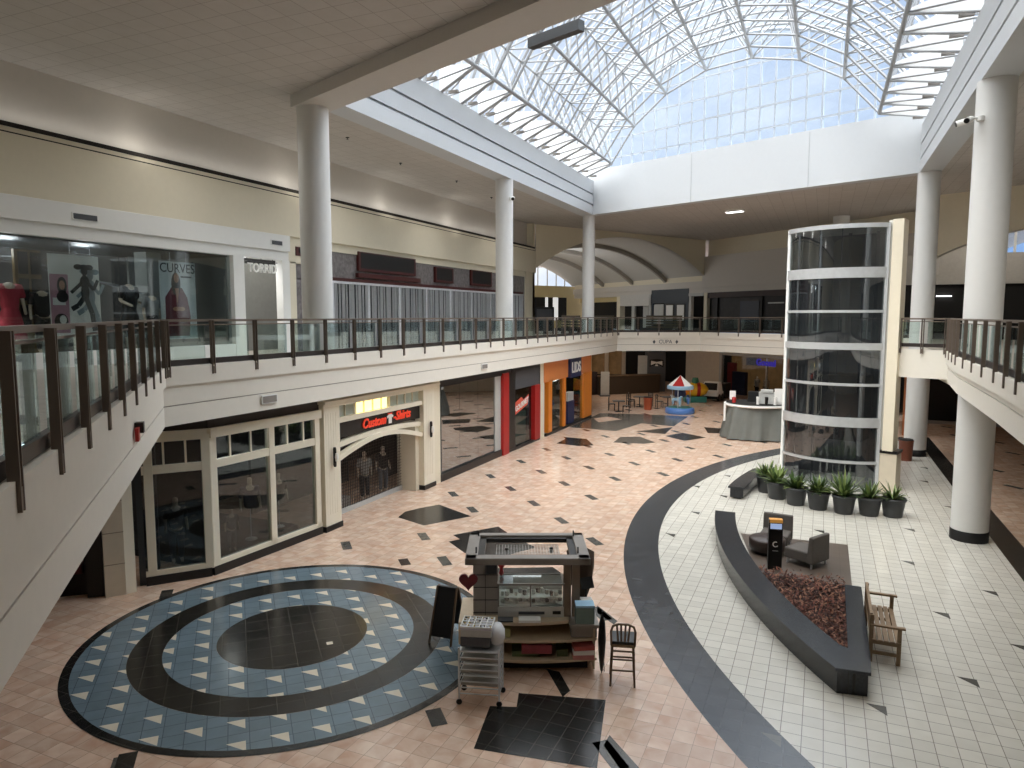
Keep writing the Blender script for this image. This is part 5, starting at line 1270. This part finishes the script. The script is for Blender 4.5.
# bar stool
t=thing('bar_stool','wooden bar stool with slatted back and black seat right of the cart','bar stool',(-3.06,11.9,0),R(16)); t.scale=(1.06,1.06,1.04)
for sx in (-1,1):
    for sy in (-1,1): link('leg',mb().tube([(sx*.2,sy*.2,0),(sx*.17,sy*.17,.74)],.018,8),WOODD,t)
m=mb()
for z in (.28,.52,.62):
    for s_ in (-1,1): m.bar((-.19,s_*.19,z),(.19,s_*.19,z),.02,.025); m.bar((s_*.19,-.19,z-.05),(s_*.19,.19,z-.05),.02,.025)
link('stretcher',m,WOODD,t); link('seat',mb().bb((-.21,-.21,.74),(.21,.21,.80)),BLACKP,t,bev=.02); link('seat_frame',mb().bb((-.2,-.2,.69),(.2,.2,.74)),WOOD,t)
m=mb(); m.tube([(-.19,-.19,.72),(-.2,-.23,.98),(-.17,-.245,1.08),(-.08,-.25,1.12),(.08,-.25,1.12),(.17,-.245,1.08),(.2,-.23,.98),(.19,-.19,.72)],.02,8); link('back_frame',m,WOODD,t)
m=mb()
for x in (-.1,-.035,.035,.1): m.bar((x*.8,-.19,.76),(x*1.05,-.245,1.11),.03,.012)
link('back_slat',m,WOODD,t)

# ================================================================== fittings
def security_cam(label,loc,rz,n=2):
    t=thing('security_camera',label,'security camera',loc,rz,'security cameras on the columns')
    link('bracket',mb().tube([(0,0,0),(.25,0,0)],.04,8).lathe([(.1,-.06),(.1,.06)],12),WHITEF,t)
    for k in range(n):
        m=mb(); a=(-.5,.7)[k]; m.tube([(.25,0,-.02),(.25+.34*math.cos(a),.34*math.sin(a),-.12)],.085,12); h=link('camera_body',m,WHITEF,t); m=mb(); m.tube([(.25+.33*math.cos(a),.33*math.sin(a),-.117),(.25+.37*math.cos(a),.37*math.sin(a),-.129)],.07,12); link('lens',m,BLACKP,h)
security_cam('white twin security camera on the thick right column',(3.72,23.55,11.9),R(205)); security_cam('small security camera on the middle left column',(-13.8,31.35,12.05),R(-40),1); security_cam('small security camera on the far column above the elevator',(.3,51.3,11.9),R(205),2)
t=thing('fire_alarm','red and black fire alarm strobe on the near left fascia','alarm',(-9.56,7.5,4.7),R(-45)+PI); link('plate',mb().bb((-.09,-.05,-.1),(.09,0,.1)),RED,t); link('strobe',mb().bb((.1,-.1,.0),(.26,.02,.16)),BLACKP,t)
t=thing('hanging_light','long dark linear light hanging under the skylight on thin rods','hanging light',(-6.2,16.75,13.25),math.atan(SK)); link('housing',mb().bb((-.82,-.11,-.12),(.82,.11,.12)),DKGREY,t); link('rod',mb().tube([(-.6,0,.1),(-.6,0,1.9)],.012,5).tube([(.6,0,.1),(.6,0,1.9)],.012,5),CHARC,t)
t=thing('ceiling_light','small white rectangular light under the far ceiling','ceiling light',(-5.3,44.9+1.5,12.9),R(-20)); link('frame',mb().bb((-.55,-.25,-.0),(.55,.25,.1)),WHITEF,t); link('diffuser',mb().bb((-.5,-.2,-.03),(.5,.2,.0)),LAMP,t)
for i,(x,y) in enumerate(((-16.2,22.0),(-16.8,26.5),(-16.5,31.0),(-17.0,36.0),(-9.5,7.5),(-12.0,8.0),(-8.0,11.5))):
    solo('sprinkler_head',mb().lathe([(.07,0),(.07,-.02),(.02,-.03),(.02,-.07),(.05,-.08)],10),DKGREY,['nearest dark sprinkler above the left walkway','second dark sprinkler above the left walkway','third dark sprinkler above the left walkway','farthest dark sprinkler above the left walkway','lowest dark sprinkler in the near ceiling','leftmost dark sprinkler in the near ceiling','sprinkler nearest the big beam in the near ceiling'][i],'sprinkler',(x,y,13.0),0,'ceiling sprinklers')

# ================================================================== camera, sky, lights
cam=bpy.data.cameras.new('camera'); co=bpy.data.objects.new('camera',cam); C.objects.link(co)
cam.sensor_width=36; cam.lens=709/1024*36; cam.clip_start=.05; cam.clip_end=400
co.location=(0,0,EYE); co.rotation_euler=(R(90-5.478),0,R(23.656)); bpy.context.scene.camera=co
w=bpy.data.worlds.new('sky'); bpy.context.scene.world=w; w.use_nodes=True; nt=w.node_tree; nt.nodes.clear(); N=nt.nodes; L=nt.links
out=N.new('ShaderNodeOutputWorld'); bg=N.new('ShaderNodeBackground'); tc=N.new('ShaderNodeTexCoord')
mp=N.new('ShaderNodeMapping'); mp.inputs['Scale'].default_value=(1.0,1.0,2.6); L.new(tc.outputs['Generated'],mp.inputs[0])
no=N.new('ShaderNodeTexNoise'); no.inputs['Scale'].default_value=2.3; no.inputs['Detail'].default_value=7; no.inputs['Roughness'].default_value=.55; L.new(mp.outputs[0],no.inputs['Vector'])
# brighter, cloudier towards the west
sep=N.new('ShaderNodeSeparateXYZ'); L.new(tc.outputs['Generated'],sep.inputs[0])
ma=N.new('ShaderNodeMath'); ma.operation='MULTIPLY_ADD'; ma.inputs[1].default_value=-.5; L.new(sep.outputs[0],ma.inputs[0]); L.new(no.outputs['Fac'],ma.inputs[2])
cr=N.new('ShaderNodeMapRange'); cr.inputs[1].default_value=.5; cr.inputs[2].default_value=.85; L.new(ma.outputs[0],cr.inputs[0])
mx=N.new('ShaderNodeMix'); mx.data_type='RGBA'; mx.inputs['A'].default_value=(.55,.7,.95,1); mx.inputs['B'].default_value=(1.3,1.31,1.32,1); L.new(cr.outputs[0],mx.inputs['Factor'])
L.new(mx.outputs['Result'],bg.inputs[0]); bg.inputs[1].default_value=.78; L.new(bg.outputs[0],out.inputs[0])
def sun(name,rot,st,angle,col):
    l=bpy.data.lights.new(name,'SUN'); l.energy=st; l.angle=angle; l.color=col; o=bpy.data.objects.new(name,l); C.objects.link(o); o.rotation_euler=rot; return o
sun('sky_sun',(R(3),R(-4),0),7.6,R(120),(1,.99,.97))
sun('direct_sun',(R(34),R(-10),0),3.4,R(45),(1,.95,.88))
o=sun('gable_fill_sun',(0,0,0),3.2,R(70),(.95,.98,1)); o.rotation_euler=Vector((-.5,-.62,-.6)).to_track_quat('-Z','Y').to_euler()  # extra soft sun added from the gable side to brighten the left fascia
def area(name,loc,rot,sx,sy,e,col=(1,1,1)):
    l=bpy.data.lights.new(name,'AREA'); l.shape='RECTANGLE'; l.size=sx; l.size_y=sy; l.energy=e; l.color=col; o=bpy.data.objects.new(name,l); C.objects.link(o); o.location=loc; o.rotation_euler=rot
def point(name,loc,e,col,r=.3):
    l=bpy.data.lights.new(name,'POINT'); l.energy=e; l.color=col; l.shadow_soft_size=r; o=bpy.data.objects.new(name,l); C.objects.link(o); o.location=loc
# linear cove light in the slot of the left wall, small accent lamps, and added fill spots under the ceiling
area('cove_strip',(-19.15,18,11.5),(R(180),R(-25),0),.12,52,50,(1,.96,.9))
area('cove_strip',(11.9,20,10.3),(R(180),R(25),0),.12,50,60,(1,.96,.9))
for k in range(5): point('cove_lamp',(-18.75,9+6.6*k,11.6),9,(1,.95,.87),.25)
for x,y in ((-9,4),(-3,2.5),(-16.5,8),(-16.5,16),(-16.5,24),(-16.5,32),(-16.5,40),(8.5,20),(8.5,30)):  # unseen spots without fittings, added to lift the upper level
    l=bpy.data.lights.new('ceiling_fill','SPOT'); l.energy=330; l.spot_size=R(160); l.spot_blend=.9; l.shadow_soft_size=.9; l.color=(1,.97,.93); o=bpy.data.objects.new('ceiling_fill',l); C.objects.link(o); o.location=(x,y,12.9)
for y in (12.3,14.5,16.8): point('shop_fill',(-20.3,y,8.3),40,(.95,.97,1))  # added point lights, no fittings, to brighten the posters and shop interior
for x,y in ((-14.5,24.5),(-13.85,32.5)): point('display_fill',(x,y,3.4),8,(1,.95,.9))  # added point lights for the goods behind the lower shop glass
point('lobby_lamp',(-20,20.4,8.3),16,(1,1,1)); point('back_right_fill',(9.0,46.5,11.8),170,(1,.96,.9)); area('food_lamp',(-14,55,4.05),(0,0,0),5,4,70,(1,.9,.75)); point('clothes_lamp',(-4.5,61.2,3.0),60,(1,.85,.65)); point('cap_lamp',(-14.6,39.8,2.9),30,(1,.9,.75))  # the back right point light is added fill for the dark headers
point('bay_fill',(-15.0,14.4,3.4),45,(1,.95,.9)); point('gate_lamp',(-15.2,20.5,2.6),10,(1,.95,.9))  # the bay point light is added fill so the window mannequins show
point('corridor_lamp',(-22,62,9.5),240,(.95,.97,1),1.0); point('yellow_lamp',(-27,68,8.0),60,(1,.92,.75),.5)
sc=bpy.context.scene
sc.view_settings.view_transform='Standard'; sc.view_settings.look='None'; sc.view_settings.exposure=.25
sc.cycles.use_denoising=True; sc.cycles.max_bounces=10; sc.cycles.diffuse_bounces=5; sc.cycles.transparent_max_bounces=24; sc.cycles.glossy_bounces=4
sc.cycles.sample_clamp_indirect=6
